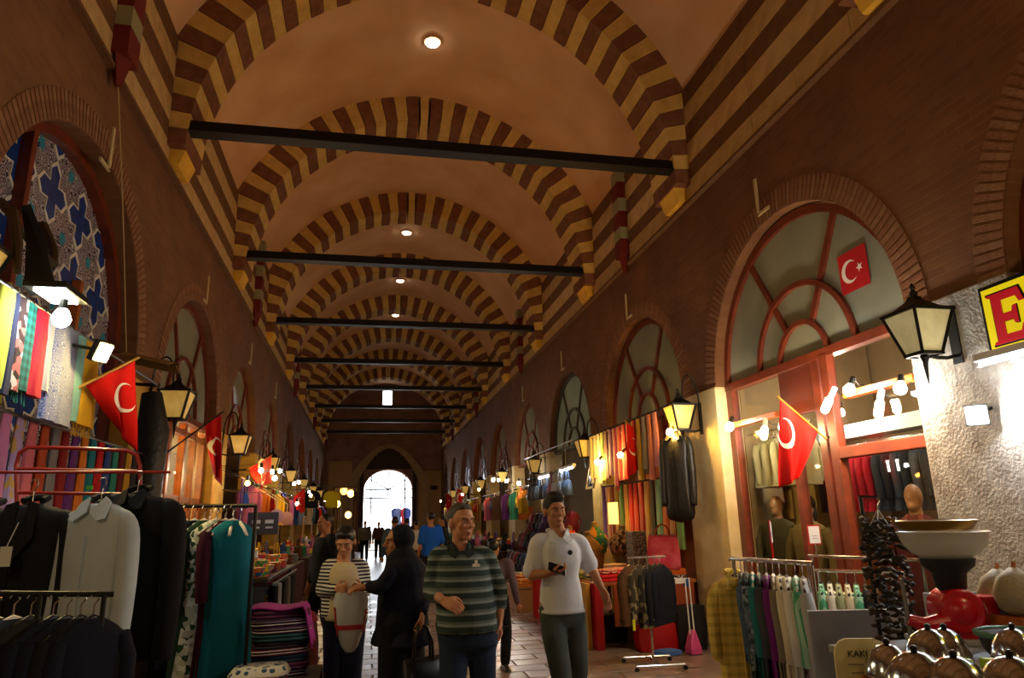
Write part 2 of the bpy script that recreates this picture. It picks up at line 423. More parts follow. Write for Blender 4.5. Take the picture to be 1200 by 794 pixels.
for n, ya in enumerate(ARCH_Y):
    e = bpy.data.objects.new('trim_%d' % (n+1), None); COL.objects.link(e); e.location = (0, ya, 0)
    i = n-3
    struct(e, '%s striped stone arch spanning the vault, counted from the near end' % ORD[i] if i >= 0 else 'striped stone arch of the vault behind the viewer')
    for k in range(NV): put('voussoir', vm[k], e)
    for s in (1, -1):
        put('corbel', corm, e, Matrix.Translation((s*WX, 0, ZB[0]-.01)) @ (Matrix.Rotation(PI, 4, 'Z') if s == 1 else Matrix.Identity(4)))
    if i >= 0:
        b = MB().box((0, 0, 0), (6.5, .16, .13)); b.box((0, 0, -.07), (6.5, .20, .02))
        o = b.build('tie_beam', m_iron); o.location = (0, ya-.28, 6.40)
        tag(o, '%s black tie beam crossing the vault, counted from the near end' % ORD[i], 'beam', 'tie beams under the arches')

# ------------------------------------------------------------------ vault
mb = MB(); NT = 36
tm = 1.0
while abs(arch_pt(RV, tm)[0]) > WX or arch_pt(RV, tm)[1] < ZB[-1]-.02: tm -= .004
ys = [YB, YE]
for j, y in enumerate(ys):
    for k in range(NT+1):
        x, z = arch_pt(RV, tm*(-1+2*k/NT)); mb.v.append(V((x, y, z)))
mb.f = [(k, k+1, NT+1+k+1, NT+1+k) for k in range(NT)]
ce = mb.build('ceiling', m_plaster, smooth=True); struct(ce, 'pinkish plastered barrel vault over the market hall')

# ------------------------------------------------------------------ mid-bay striped stubs hanging from the string course
m_darkred = M('dark red paint', '6e1a14', .7)
m_greenst = M('dull green cream stone', '9a9468', .8)
for side in (1, -1):
    for bi, yc in enumerate(BAY_Y):
        if yc < 0 or (bi % 2 == 0) == (side < 0): continue
        e = bpy.data.objects.new('trim_%d' % (20+bi+(20 if side < 0 else 0)), None); COL.objects.link(e); e.location = (side*(WX-.09), yc, 0)
        struct(e, 'dark red and cream striped stub pilaster between the arches on the %s' % ('right' if side > 0 else 'left'))
        zs = [5.98, 6.28, 6.50, 6.80, 7.05, 7.36, 7.62]
        for q in range(6):
            MB().box((0, 0, (zs[q]+zs[q+1])/2), (.20, .30, zs[q+1]-zs[q]-.004)).build('stripe', m_darkred if q % 2 == 0 else m_greenst, e)
        MB().loft([(0, 0, 5.70, .035, .04), (0, 0, 5.98, .10, .15)], n=4, power=2).build('tapered_foot', m_darkred, e)

# ------------------------------------------------------------------ end walls
def end_wall(y, name, label, door):
    mb = MB()
    hw, sp = 1.42, 3.55
    dx = .27
    pts = [(dx-hw*cos(PI*k/16), sp+1.15*sin(PI*k/16)) for k in range(17)]
    wz0, wz1, wx0, wx1 = 8.55, 9.62, -.22, .42
    def q(x0, x1, z0, z1): mb.add([(x0, y, z0), (x1, y, z0), (x1, y, z1), (x0, y, z1)], [(0, 1, 2, 3)])
    if door:
        q(-6.5, dx-hw, 0, wz0); q(dx+hw, 6.5, 0, wz0)
        for a, b in zip(pts[:-1], pts[1:]): mb.add([(a[0], y, a[1]), (b[0], y, b[1]), (b[0], y, wz0), (a[0], y, wz0)], [(0, 1, 2, 3)])
        q(-6.5, wx0, wz0, wz1); q(wx1, 6.5, wz0, wz1); q(-6.5, 6.5, wz1, 11)
        full = [(dx-hw, 0)]+pts+[(dx+hw, 0)]
        for a, b in zip(full[:-1], full[1:]): mb.add([(a[0], y, a[1]), (b[0], y, b[1]), (b[0], y+.9, b[1]), (a[0], y+.9, a[1])], [(0, 1, 2, 3)])
        wr = [(wx0, wz0), (wx1, wz0), (wx1, wz1), (wx0, wz1), (wx0, wz0)]
        for a, b in zip(wr[:-1], wr[1:]): mb.add([(a[0], y, a[1]), (b[0], y, b[1]), (b[0], y+.5, b[1]), (a[0], y+.5, a[1])], [(0, 1, 2, 3)])
    else: q(-6.5, 6.5, 0, 11)
    return struct(mb.build(name, m_brickx), label)
wall_b = end_wall(YE, 'wall_back', 'brown end wall with an arched doorway and small square window', True)
wall_f = end_wall(YB, 'wall_front', 'end wall of the hall behind the viewer', False)
# pointed niche of dark stepped stone over the door, pale panels beside it
m_dark = M('dark brown stone', '3a2c24', .9, bump=.2)
nb = MB()
for (w_, h_, d_) in ((2.5, 6.2, .16),):
    o_ = [(-w_, 0), (-w_, 3.9)] + [(-w_+w_*t, 3.9+2.3*math.sin(t*PI/2)**.9) for t in [i/10 for i in range(1, 11)]]
    o_ += [(-a, b) for a, b in reversed(o_[:-1])]
    i_ = [(1.95*a/w_, b-.25) for a, b in o_]
    for (a, b, c, d) in zip(o_[:-1], o_[1:], i_[1:], i_[:-1]):
        nb.prism([a, b, c, d], (.27, YE-.02, 0), (1, 0, 0), (0, 0, 1), .2)
nb.build('niche_arch', m_shopwall, wall_b)
st = MB()
for k in range(5):
    st.box((.27, YE-.08, 4.85+k*.26), (3.0-k*.55, .14, .26))
for s in (-1, 1): st.box((.27+s*1.56, YE-.08, 2.35), (.22, .14, 4.7))
st.build('stepped_hood', m_dark, wall_b)
for xx, h_ in ((-2.55, 5.2), (2.75, 4.6)):
    MB().box((xx, YE-.05, h_/2+.4), (1.35, .1, h_-.8)).build('plaster_panel', M('yellowish plaster', 'a8895a', .9), wall_b)
MB().box((2.75, YE-.12, 3.6), (.9, .03, .25)).build('notice_board', m_dark, wall_b)
# far door: glazed iron grille
d1 = bpy.data.objects.new('door_1', None); COL.objects.link(d1); d1.location = (.27, YE+.35, 0); struct(d1, 'tall arched glazed doorway full of white daylight at the far end')
g = MB()
for x in (-1.0, 0, 1.0): g.box((x, 0, 2.35 if x else 3.9), (.08, .05, 4.7 if x == 0 and False else (4.3 if x else 1.5)))
for z in (3.05, 3.55): g.box((0, 0, z), (2.8, .05, .08))
for a in (35, 145): g.bar((0, 0, 3.55), (1.35*cos(R(a)), 0, 3.55+1.1*sin(R(a))), .07, .07)
g.build('grille', m_iron, d1)
MB().box((0, .02, 2.3), (2.84, .01, 4.6)).build('pane', glass_mat('door glass', 'ffffff', 0), d1)
w0 = bpy.data.objects.new('window_50', None); COL.objects.link(w0); w0.location = (.1, YE+.25, 9.08); struct(w0, 'small bright square window high in the end wall')
fr = MB()
for s in (-1, 1): fr.box((s*.3, 0, 0), (.05, .06, 1.0)); fr.box((0, 0, s*.48), (.64, .06, .05))
fr.build('frame', m_iron, w0); MB().box((0, .02, 0), (.6, .01, .95)).build('pane', glass_mat('door glass', 'ffffff', 0), w0)
# the street outside the far door
ou = MB().box((0, YE+14, -.1), (60, 28, .1)).build('floor_street', M('pale street paving', 'cfc9c0', .8)); struct(ou, 'pale sunlit paving outside the far door')
for k in range(4):
    s_ = MB().box((.27, YE+3+k*.4, .1+k*.16), (6, .4, .2+k*.32)).build('street_step', M('pale street stone', 'd8d4cc', .8))
    tag(s_, '%s pale stone step outside the far door, counted from the hall' % ORD[k], 'step', 'steps outside the door')

# ------------------------------------------------------------------ shop rooms behind the walls
for side, nm in ((1, 'wall_right_shops'), (-1, 'wall_left_shops')):
    mb = MB(); xb = side*6.1
    mb.box((xb+side*.05, (YB+YE)/2, 2.5), (.1, YE-YB, 5.2))
    mb.box((side*4.95, (YB+YE)/2, 5.1), (2.5, YE-YB, .1))
    for ya in ARCH_Y+[YB, YE]: mb.box((side*4.9, ya, 2.5), (2.3, .2, 5.2))
    struct(mb.build(nm, m_shopwall), 'plain plastered walls of the small shops on the %s' % ('right' if side > 0 else 'left'))

# ------------------------------------------------------------------ fanlights
def fanlight(n, side, yc, glass, bars, zt=OS-.03, tiles=False):
    e = bpy.data.objects.new('window_%d' % n, None); COL.objects.link(e); e.location = (side*(WX+.17), yc, zt)
    r = OR_-.005
    def arcbar(rad, wd, nm, n_=28):
        mb = MB(); ps = []
        for k in range(n_+1):
            a = PI*k/n_; ps.append((cos(a), sin(a)))
        for (a, b) in zip(ps[:-1], ps[1:]):
            mb.prism([(a[0]*(rad-wd), a[1]*(rad-wd)), (a[0]*rad, a[1]*rad), (b[0]*rad, b[1]*rad), (b[0]*(rad-wd), b[1]*(rad-wd))], (-.05, 0, 0), (0, 1, 0), (0, 0, 1), .10)
        mb.build(nm, bars, e)
    arcbar(r+.01, .09, 'frame_arc')
    MB().box((0, 0, .02), (.12, 2*r, .09)).build('transom', bars, e)
    if not tiles:
        arcbar(.88, .06, 'inner_arc'); arcbar(.46, .055, 'inner_arc', 18)
        for s in (-1, 1):
            a = R(90+s*30); MB().bar((0, .44*cos(a), .44*sin(a)), (0, (r-.05)*cos(a), (r-.05)*sin(a)), .07, .08, (1, 0, 0)).build('radial_bar', bars, e)
        cuts = [0, 60, 120, 180]
        for a0, a1 in zip(cuts[:-1], cuts[1:]):
            ps = [(0, 0)] + [((r-.03)*cos(R(a0+(a1-a0)*k/8)), (r-.03)*sin(R(a0+(a1-a0)*k/8))) for k in range(9)]
            MB().prism(ps, (-.006, 0, 0), (0, 1, 0), (0, 0, 1), .012).build('pane', glass, e)
    return e
FAN = {}
for bi, yc in enumerate(BAY_Y):
    if yc < 0: continue
    for side in (1, -1):
        if side < 0 and 6 < yc < 7: continue
        green = (yc < 3 and side > 0) or (14 < yc < 16 and side > 0)
        n = bi+(12 if side < 0 else 0)
        FAN[(side, bi)] = struct(fanlight(n, side, yc, m_frost2 if green else m_frost, m_greenfr if (green and yc > 10) else m_wood),
            'half-round fanlight with %s bars, %s shop on the %s' % ('dark green' if green and yc > 10 else 'red brown', ORD[max(bi-2, 0)], 'right' if side > 0 else 'left'))
# ------------------------------------------------------------------ lamps of the hall
m_black = M('black painted metal', '16140f', .45, metal=.3)
m_chrome = M('chrome', 'c8c8c8', .16, metal=1)
m_steel = M('dull steel', '8a8a88', .35, metal=1)
m_white = M('white plastic', 'dedede', .5)
m_langlass = M('amber lantern glass', 'd8b25e', .35, col2='c79c48', pat='noise', sc=9, emit=.16)
m_paleglass = M('pale lantern glass', 'd9cf9c', .35, col2='c9bd88', pat='noise', sc=9, emit=.10)
# ceiling skylights, glowing discs stand in for the daylight
for yc in BAY_Y:
    if yc < 8 or 14 < yc < 16 or yc > 30: continue
    i = [b for b in BAY_Y if b > 8 and not 14 < b < 16].index(yc)
    e = thing('ceiling_skylight', '%s round glowing white skylight along the crown of the vault' % ORD[i], 'light', (0, yc, arch_pt(RV, 0)[1]-.03), 0, 'ceiling skylights')
    MB().lathe([(.15, -.02), (.15, .05), (.12, .05), (.12, -.02)], n=20).build('rim', m_plaster, e)
    MB().lathe([(.001, -.05), (.12, -.045), (.12, -.031), (.001, -.031)], n=20).build('glowing_disc', emit_mat('skylight white', 'fff4ea', 9), e)

def make_lantern(glass, label, scroll=True):
    """wall lantern: wide topped glass, cap, finial, spike and scrolled bracket; wall lies at +x"""
    t = thing('wall_lantern', label, 'lantern')
    b0, b1, z0, z1 = .085, .165, -.20, .12
    fr = MB()
    for sx in (-1, 1):
        for sy in (-1, 1): fr.bar((sx*b0, sy*b0, z0), (sx*b1, sy*b1, z1), .022, .022)
        fr.box((0, sx*b0, z0), (2*b0+.02, .02, .025)); fr.box((sx*b0, 0, z0), (.02, 2*b0+.02, .025))
        fr.box((0, sx*b1, z1), (2*b1+.03, .025, .025)); fr.box((sx*b1, 0, z1), (.025, 2*b1+.03, .025))
    fr.box((0, 0, z0), (2*b0, 2*b0, .012))
    fr.build('frame', m_black, t)
    for k in range(4):
        q = Matrix.Rotation(k*PI/2, 4, 'Z')
        MB().add([(b0-.004, -b0, z0), (b0-.004, b0, z0), (b1-.004, b1, z1), (b1-.004, -b1, z1), (b0-.012, -b0, z0), (b0-.012, b0, z0), (b1-.012, b1, z1), (b1-.012, -b1, z1)],
            [(0, 1, 2, 3), (7, 6, 5, 4), (0, 4, 5, 1), (1, 5, 6, 2), (2, 6, 7, 3), (3, 7, 4, 0)]).move(q).build('glass_pane', glass, t)
    MB().loft([(0, 0, z1, .19, .19), (0, 0, z1+.03, .17, .17), (0, 0, z1+.10, .06, .06), (0, 0, z1+.13, .045, .045)], n=4, rz=PI/4, power=2).build('cap', m_black, t)
    MB().lathe([(.012, 0), (.03, .02), (.03, .045), (.014, .06), (.022, .085), (.004, .12)], (0, 0, z1+.12), 8).build('finial', m_black, t)
    MB().lathe([(.004, -.22), (.012, -.16), (.02, -.06), (.035, -.02), (.02, 0)], (0, 0, z0), 8).build('spike', m_black, t)
    br = MB().box((.30, 0, -.05), (.02, .09, .42))
    br.tube([(.29, 0, -.20), (.20, 0, -.22), (.12, 0, -.22), (.05, 0, -.21)], .014, 6)
    br.build('wall_bracket', m_black, t)
    sc = None if not scroll else MB().tube([(.29+.0, 0, .05)] + [(.16+.13*cos(a)*(1-.25*a/PI), 0, .24+.30*sin(a)) for a in [PI*k/8 for k in range(0, 10)]], .011, 6)
    if sc: sc.build('scroll', m_black, t)
    return t
lan0 = make_lantern(m_paleglass, 'pale glass wall lantern on the rough grey pillar beside the yellow sign', False)
lan0.location = (3.12, 4.32, 2.92)
lan1 = make_lantern(m_langlass, 'amber wall lantern on the cream pillar beside the hanging scarves'); lan1.location = (3.12, 8.55, 2.90)
for k, ya in enumerate(ARCH_Y):
    if ya < 4 or ya > 37: continue
    for s in (1, -1):
        if s == 1 and ya < 9: continue
        lb = 'wall lantern on the %s pillar along the %s wall' % (ORD[k-2], 'right' if s > 0 else 'left')
        dup(lan1, 'amber glass '+lb, (s*3.12, ya + (-.1 if s > 0 else .05 if ya > 5 else -.22), 2.92 if s > 0 else 3.02), 0 if s > 0 else PI, 'wall lanterns')

# bulbs: glowing glass in a socket, hung from or fixed to something
def bulb(p, label, col='ffd9a0', power=30, r=.045, kind='globe', d=(0, 0, -1), hang=None, wall=None, group=None):
    t = thing('light_bulb', label, 'light bulb', p, 0, group)
    d = V(d).normalized(); rot = d.to_track_quat('Z', 'Y').to_matrix()
    if kind == 'tube':
        prof = [(.6*r, -.02), (r, .0), (r, .11), (.6*r, .13), (.01, .135)]
        area = 2*PI*r*.13
    else:
        prof = [(.5*r, -r*1.1), (.75*r, -.7*r), (r, 0), (.8*r, .65*r), (.4*r, .95*r), (.01, r*1.02)]
        area = 4*PI*r*r
    st = power*GAIN/(PI*area)
    MB().lathe(prof, (0, 0, 0), 12, rot).build('glass', emit_mat('lit %s %.0f' % (col, st), col, st), t, smooth=True)
    MB().lathe([(.018, -.13), (.026, -.12), (.026, -.05 if kind == 'globe' else -.02), (.02, -.02)], (0, 0, 0), 10, rot).build('socket', m_white if kind == 'tube' else m_black, t)
    back = rot @ V((0, 0, -.12))
    if hang is not None:
        MB().tube([back, back*.5+V((0, 0, (hang-p[2])/2)), V((0, 0, hang-p[2]))], .005, 5).build('cord', m_black, t)
    if wall is not None:
        MB().tube([back, (back+V(wall)-V(p))/2+V((0, 0, -.03)), V(wall)-V(p)], .005, 5).build('cord', m_black, t)
    return t
def tube_lamp(p, ln, ry, label, col='eef6ff', power=30, rail=None, tilt=0):
    """fluorescent batten, ry = angle of its length in plan"""
    t = thing('fluorescent_lamp', label, 'lamp', p, ry)
    MB().box((0, 0, .035), (ln+.06, .07, .05)).build('batten', m_white, t, bevel=.006)
    st = power*GAIN/(PI*2*PI*.014*ln)
    MB().cyl((-ln/2, 0, -.01), (ln/2, 0, -.01), .014, n=8).build('tube', emit_mat('lit tube %s %.0f' % (col, st), col, st), t)
    for s in (-1, 1): MB().box((s*(ln/2+.01), 0, 0), (.025, .04, .05)).build('end_cap', m_white, t)
    if rail is not None:
        for s in (-1, 1): MB().cyl((s*ln*.35, 0, .06), (s*ln*.35, 0, rail-p[2]), .004, n=5).build('hanger_wire', m_steel, t)
    return t
def floodlight(p, d, label, col='fff0d0', power=60, wall=None, sz=(.15, .11)):
    t = thing('floodlight', label, 'floodlight', p); d = V(d).normalized(); rot = d.to_track_quat('Z', 'Y').to_matrix()
    MB().box(rot @ V((0, 0, -.03)), (sz[0]+.03, sz[1]+.03, .06), mat=rot).build('housing', m_black, t, bevel=.005)
    st = power*GAIN/(PI*sz[0]*sz[1])
    MB().box(rot @ V((0, 0, .005)), (sz[0], sz[1], .012), mat=rot).build('lit_glass', emit_mat('lit flood %s %.0f' % (col, st), col, st), t)
    if wall is not None: MB().tube([rot @ V((0, 0, -.06)), V(wall)-V(p)], .012, 6).build('arm', m_black, t)
    return t
# ------------------------------------------------------------------ goods and garments
m_hang = M('black plastic hanger', '141414', .4)
m_hangw = M('white plastic hanger', 'd8d2c8', .4)
m_wire = M('wire hook', 'b0b0b0', .25, metal=1)
def fab(key, col, **k):
    k.setdefault('rough', .85); k.setdefault('spec', .2); k.setdefault('bump', .15); k.setdefault('bsc', 35)
    return M('fabric '+key, col, **k)
def hanger(t, w=.4, m=m_hang, z=0, hook=.12):
    h = MB().tube([(-w/2, 0, z-.09), (-w*.25, 0, z-.035), (0, 0, z), (w*.25, 0, z-.035), (w/2, 0, z-.09)], [.011, .013, .014, .013, .011], 6)
    ho = h.build('hanger', m, t, smooth=True)
    MB().tube([(0, 0, z), (0, 0, z+hook*.55), (.02, 0, z+hook*.75), (.012, 0, z+hook), (-.016, 0, z+hook), (-.026, 0, z+hook*.82)], .004, 5).build('hook', m_wire, ho)
    return ho
def coat(label, m, loc, rz, L=.85, w=.44, dep=.17, sleeve=.62, collar='shirt', hm=m_hang, group=None, cat='coat', name='coat', buttons=None, lining=None, sw=.07, open_=True, hem=1.1):
    """garment on a hanger; origin at the rail, garment hangs below, width along x, front at -y"""
    t = thing(name, label, cat, loc, rz, group)
    hanger(t, w*.9, hm, -.13, .13)
    ph = rnd(0, 6)
    b = MB().loft([(0, .01, -.135, .06, .045), (0, .005, -.155, w*.28, .055), (0, 0, -.185, w*.46, .07), (0, 0, -.24, w*.50, dep*.42), (0, 0, -.40, w*.49, dep*.5), (0, 0, -.14-L*.55, w*.47, dep*.5), (0, 0, -.14-L*.8, w*.5*hem*.97, dep*.55), (0, 0, -.14-L, w*.5*hem, dep*.55)], 36, 2.5, .05, 9, ph)
    bo = b.build('body', m, t, smooth=True); bo.modifiers.new('sub', 'SUBSURF').levels = 1; bo.modifiers['sub'].render_levels = 1
    for s in (-1, 1):
        sl = sleeve
        pts = [(s*w*.30, 0, -.185), (s*w*.40, 0, -.205), (s*w*.475, 0, -.25), (s*(w*.50+.01), 0, -.32), (s*(w*.50+.025), -.01, -.25-sl*.4), (s*(w*.50+.03), -.025, -.25-sl*.7), (s*(w*.50+.025), -.04, -.24-sl*.97), (s*(w*.50+.025), -.042, -.22-sl)]
        so = MB().tube(pts, [sw*.35, sw*.7, sw*.95, sw, sw*.95, sw*.85, sw*.78, sw*.72], 14).build('sleeve', m, t, smooth=True); so.modifiers.new('sub', 'SUBSURF').levels = 1; so.modifiers['sub'].render_levels = 1
    if collar:
        for s in (-1, 1):
            if collar == 'lapel': P = [(s*.03, -.055, -.12), (s*.09, -.065, -.14), (s*.115, -dep*.5-.005, -.32), (s*.085, -dep*.5-.012, -.36), (s*.008, -dep*.5-.01, -.46)]
            else: P = [(s*.045, -.02, -.105), (s*.085, -.03, -.135), (s*.10, -dep*.5-.0, -.225), (s*.065, -dep*.5-.008, -.235), (s*.01, -dep*.45, -.19)]
            MB().add([V(p) for p in P]+[V(p)+V((0, -.012, .003)) for p in P], [(0, 1, 2, 3, 4), (9, 8, 7, 6, 5)]+[(i, (i+1) % 5, 5+(i+1) % 5, 5+i) for i in range(5)]).build('collar', m, t)
        MB().tube([(-.055, .0, -.115), (-.05, .05, -.10), (0, .065, -.095), (.05, .05, -.10), (.055, 0, -.115)], .02, 6).build('neckband', lining or m, t)
    if open_: MB().box((.0, -dep*.52, -.14-L*.56), (.018, .03, L*.72)).build('placket', m, t)
    if buttons:
        for k in range(5): MB().cyl((.02, -dep*.545, -.34-k*L*.13), (.02, -dep*.565, -.34-k*L*.13), .011, n=8).build('button', buttons, t)
    return t
def rail_garment(label, m, loc, rz, L=.9, w=.42, th=.055, hm=m_hang, group=None, name='garment', cat='garment', sleeve=True, hem=1.15):
    """garment seen packed edge-on on a rail"""
    t = thing(name, label, cat, loc, rz, group); hanger(t, w*.92, hm, -.1, .10)
    MB().loft([(0, 0, -.105, .05, th*.4), (0, 0, -.15, w*.36, th*.5), (0, 0, -.2, w*.5, th*.55), (0, 0, -.35, w*.47, th*.6), (rnd(-.01, .01), rnd(-.01, .01), -.1-L*.6, w*.47, th*.65), (rnd(-.02, .02), rnd(-.015, .015), -.1-L, w*.5*hem, th*.6)], 22, 2.3, .12, 7, rnd(0, 6)).build('body', m, t, smooth=60)
    if sleeve:
        for s in (-1, 1): MB().tube([(s*w*.44, 0, -.19), (s*w*.52, -.01, -.3), (s*w*.52, -.02, -.5), (s*w*.5, -.02, -.66)], [.04, .05, .045, .04], 8).build('sleeve', m, t, smooth=60)
    return t
def scarf(label, m, loc, rz, w=.14, L=.7, th=.022, fringe=None, group=None, nm='scarf', cat='scarf', clip=None, taper=.75):
    t = thing(nm, label, cat, loc, rz, group); ph = rnd(0, 6)
    ks = 7
    MB().loft([(rnd(-.006, .006), 0, -L*k/ks, w/2*(taper+(1-taper)*min(1, k/3)), th*(.7+.5*k/ks)) for k in range(ks+1)], 26, 2.4, .16, 6, ph).build('cloth', m, t, smooth=60)
    if fringe:
        f = MB()
        n = max(5, int(w/.016))
        for k in range(n):
            x = -w*.47+w*.94*k/(n-1); f.tube([(x, rnd(-.01, .01), -L+.005), (x+rnd(-.006, .006), rnd(-.012, .012), -L-.07-rnd(0, .02))], .0035, 4)
        f.build('fringe', fringe, t)
    if clip: MB().box((0, 0, .012), (.014, .03, .06)).build('clip', clip, t)
    return t
def folded(label, m, loc, rz, w=.4, d=.32, h=.06, group=None, m2=None, name='folded_cloth', cat='cloth', layers=2):
    t = thing(name, label, cat, loc, rz, group)
    for k in range(layers):
        hh = h/layers; z = k*hh; e = rnd(-.008, .008)
        MB().loft([(e, 0, z+.001, w*.46, d*.46), (e, 0, z+hh*.15, w*.495, d*.495), (e, 0, z+hh*.5, w*.505, d*.505), (e, 0, z+hh*.85, w*.49, d*.49), (e, 0, z+hh-.001, w*.45, d*.45)], 24, 5, .012, 11, rnd(0, 6), False).build('fold', m if k % 2 == 0 or not m2 else m2, t, smooth=50)
    return t
def handbag(label, m, loc, rz, w=.32, h=.24, d=.12, hh=.16, group=None, mh=None, name='handbag', cat='handbag', soft=.03):
    """origin at the top of the handle; bag hangs below"""
    t = thing(name, label, cat, loc, rz, group); z1 = -hh; z0 = -hh-h
    MB().loft([(0, 0, z0, w*.44, d*.40), (0, 0, z0+h*.06, w*.5, d*.5), (0, 0, z0+h*.5, w*.49, d*.48), (0, 0, z1-h*.08, w*.44, d*.30), (0, 0, z1, w*.42, d*.16)], 24, 4, soft, 5, rnd(0, 6), False).build('body', m, t, smooth=50)
    for s in (-1, 1):
        MB().tube([(-w*.22, s*d*.18, z1-.03), (-w*.2, s*d*.16, z1+hh*.5), (-w*.1, s*d*.06, -.015), (0, s*.01, 0), (w*.1, s*d*.06, -.015), (w*.2, s*d*.16, z1+hh*.5), (w*.22, s*d*.18, z1-.03)], .010, 6).build('handle', mh or m, t, smooth=True)
    MB().box((0, 0, z1+.004), (w*.8, .016, .012)).build('zip', m_wire, t)
    return t
def backpack(label, m, loc, rz, w=.3, h=.4, d=.18, group=None, m2=None):
    t = thing('backpack', label, 'backpack', loc, rz, group)
    MB().loft([(0, 0, 0, w*.42, d*.4), (0, 0, .03, w*.5, d*.5), (0, 0, h*.6, w*.48, d*.5), (0, .01, h*.88, w*.38, d*.4), (0, .02, h, w*.18, d*.18)], 22, 3, .02, 6, 0, False).build('body', m, t, smooth=60)
    MB().loft([(0, -d*.52, .05, w*.34, .05), (0, -d*.54, h*.25, w*.36, .06), (0, -d*.5, h*.46, w*.32, .04)], 18, 3).build('front_pocket', m2 or m, t, smooth=60)
    for s in (-1, 1): MB().tube([(s*w*.25, d*.4, h*.9), (s*w*.33, d*.75, h*.55), (s*w*.33, d*.5, .05)], .016, 6).build('strap', m2 or m, t)
    MB().tube([(-.04, 0, h-.01), (0, 0, h+.045), (.04, 0, h-.01)], .008, 6).build('top_loop', m2 or m, t)
    return t
m_flag = fab('flag red', 'c8140f', rough=.7)
m_flagw = fab('flag white', 'ece4da', rough=.7)
def crescent(r, r2, off, n=40):
    """outer circle minus a shifted inner one"""
    x = (r*r-r2*r2+off*off)/(2*off); a = math.acos(x/r); b = math.acos((x-off)/r2)
    P = [(r*cos(a+(2*PI-2*a)*k/n), r*sin(a+(2*PI-2*a)*k/n)) for k in range(n+1)]
    Q = [(off+r2*cos(b+(2*PI-2*b)*k/n), r2*sin(b+(2*PI-2*b)*k/n)) for k in range(n+1)]
    return P, Q
def star(r, n=5, rot=0): return [((r if k % 2 == 0 else r*.382)*cos(rot+PI*k/n), (r if k % 2 == 0 else r*.382)*sin(rot+PI*k/n)) for k in range(2*n)]
def flag(label, A, B, Cc, D, loc, emb=None, pole=True, ext=.12, fold=.02, nf=3, wall=None, es=.2, th0=0, sides=(1,), st=True, mp=None):
    """cloth between pole points A (inner), B (tip) hanging to Cc (below B) and D (below A); emb=(u, v) centre of the crescent"""
    A, B, Cc, D, loc = V(A), V(B), V(Cc), V(D), V(loc)
    t = thing('flag', label, 'flag', loc)
    nrm = (B-A).cross(D-A).normalized()
    def fn(u, v, off=0):
        p = A.lerp(B, u).lerp(D.lerp(Cc, u), v)
        p = p + nrm*(fold*(.25+v)*sin(nf*PI*u+2.2*v+.6)+fold*.5*v*sin(7*u+5*v)+off)
        return p-loc
    MB().sheet(lambda u, v: fn(u, v), 22, 22, .003).build('cloth', m_flag, t, smooth=True)
    if emb:
        lu, lv = (B-A).length, ((D-A).length+(Cc-B).length)/2
        P, Q = crescent(es, es*.8, es*.25)
        def mp_(q, off):
            a, b = q[0]*cos(th0)-q[1]*sin(th0), q[0]*sin(th0)+q[1]*cos(th0)
            return fn(emb[0]+a/lu, emb[1]+b/lv, off)
        for s in sides:
            mb = MB(); o1 = s*.009; n = len(P)
            for off in (o1, o1+s*.002):
                mb.v += [mp_(q, off) for q in P]+[mp_(q, off) for q in Q]
            for lay in (0, 2*n):
                mb.f += [(lay+k, lay+k+1, lay+n+k+1, lay+n+k) for k in range(n-1)]
            mb.build('crescent', m_flagw, t)
            if st:
                S = star(es*.42, 5, 0); mb = MB()
                mb.v = [mp_((es*1.05, 0), o1+s*.001)]+[mp_((es*1.05+q[0], q[1]), o1+s*.001) for q in S]
                mb.f = [(0, 1+k, 1+(k+1) % 10) for k in range(10)]
                mb.build('star', m_flagw, t)
    if pole:
        d = (B-A).normalized()
        MB().cyl(A-d*ext-loc, B+d*.04-loc, .012, n=8).build('pole', mp or M('brass pole', 'a07a35', .4, metal=.6), t)
        if wall is not None: MB().tube([A-d*ext-loc, V(wall)-loc], .014, 6).build('pole_socket', m_black, t)
    return t
def table(label, x0, x1, y0, y1, h, mtop, mleg, skirt=None, name='stall_table', th=.04):
    c = V(((x0+x1)/2, (y0+y1)/2, 0)); t = thing(name, label, 'table', c)
    MB().box((0, 0, h-th/2), (x1-x0, y1-y0, th)).build('table_top', mtop, t, bevel=.006)
    for a in (-1, 1):
        for b in (-1, 1): MB().box((a*((x1-x0)/2-.05), b*((y1-y0)/2-.05), (h-th)/2), (.05, .05, h-th)).build('leg', mleg, t)
    if skirt:
        for a in skirt[1:]:
            dx, dy = {'x-': (-1, 0), 'x+': (1, 0), 'y-': (0, -1), 'y+': (0, 1)}[a]
            if dx: MB().sheet(lambda u, v: (dx*((x1-x0)/2+.012+.006*sin(u*40)), (u-.5)*(y1-y0), h-.01-v*(h-skirt[0].get('gap', .05))), 60, 3, .006).build('skirt', skirt[0]['m'], t)
            else: MB().sheet(lambda u, v: ((u-.5)*(x1-x0), dy*((y1-y0)/2+.012+.006*sin(u*40)), h-.01-v*(h-skirt[0].get('gap', .05))), 60, 3, .006).build('skirt', skirt[0]['m'], t)
    return t
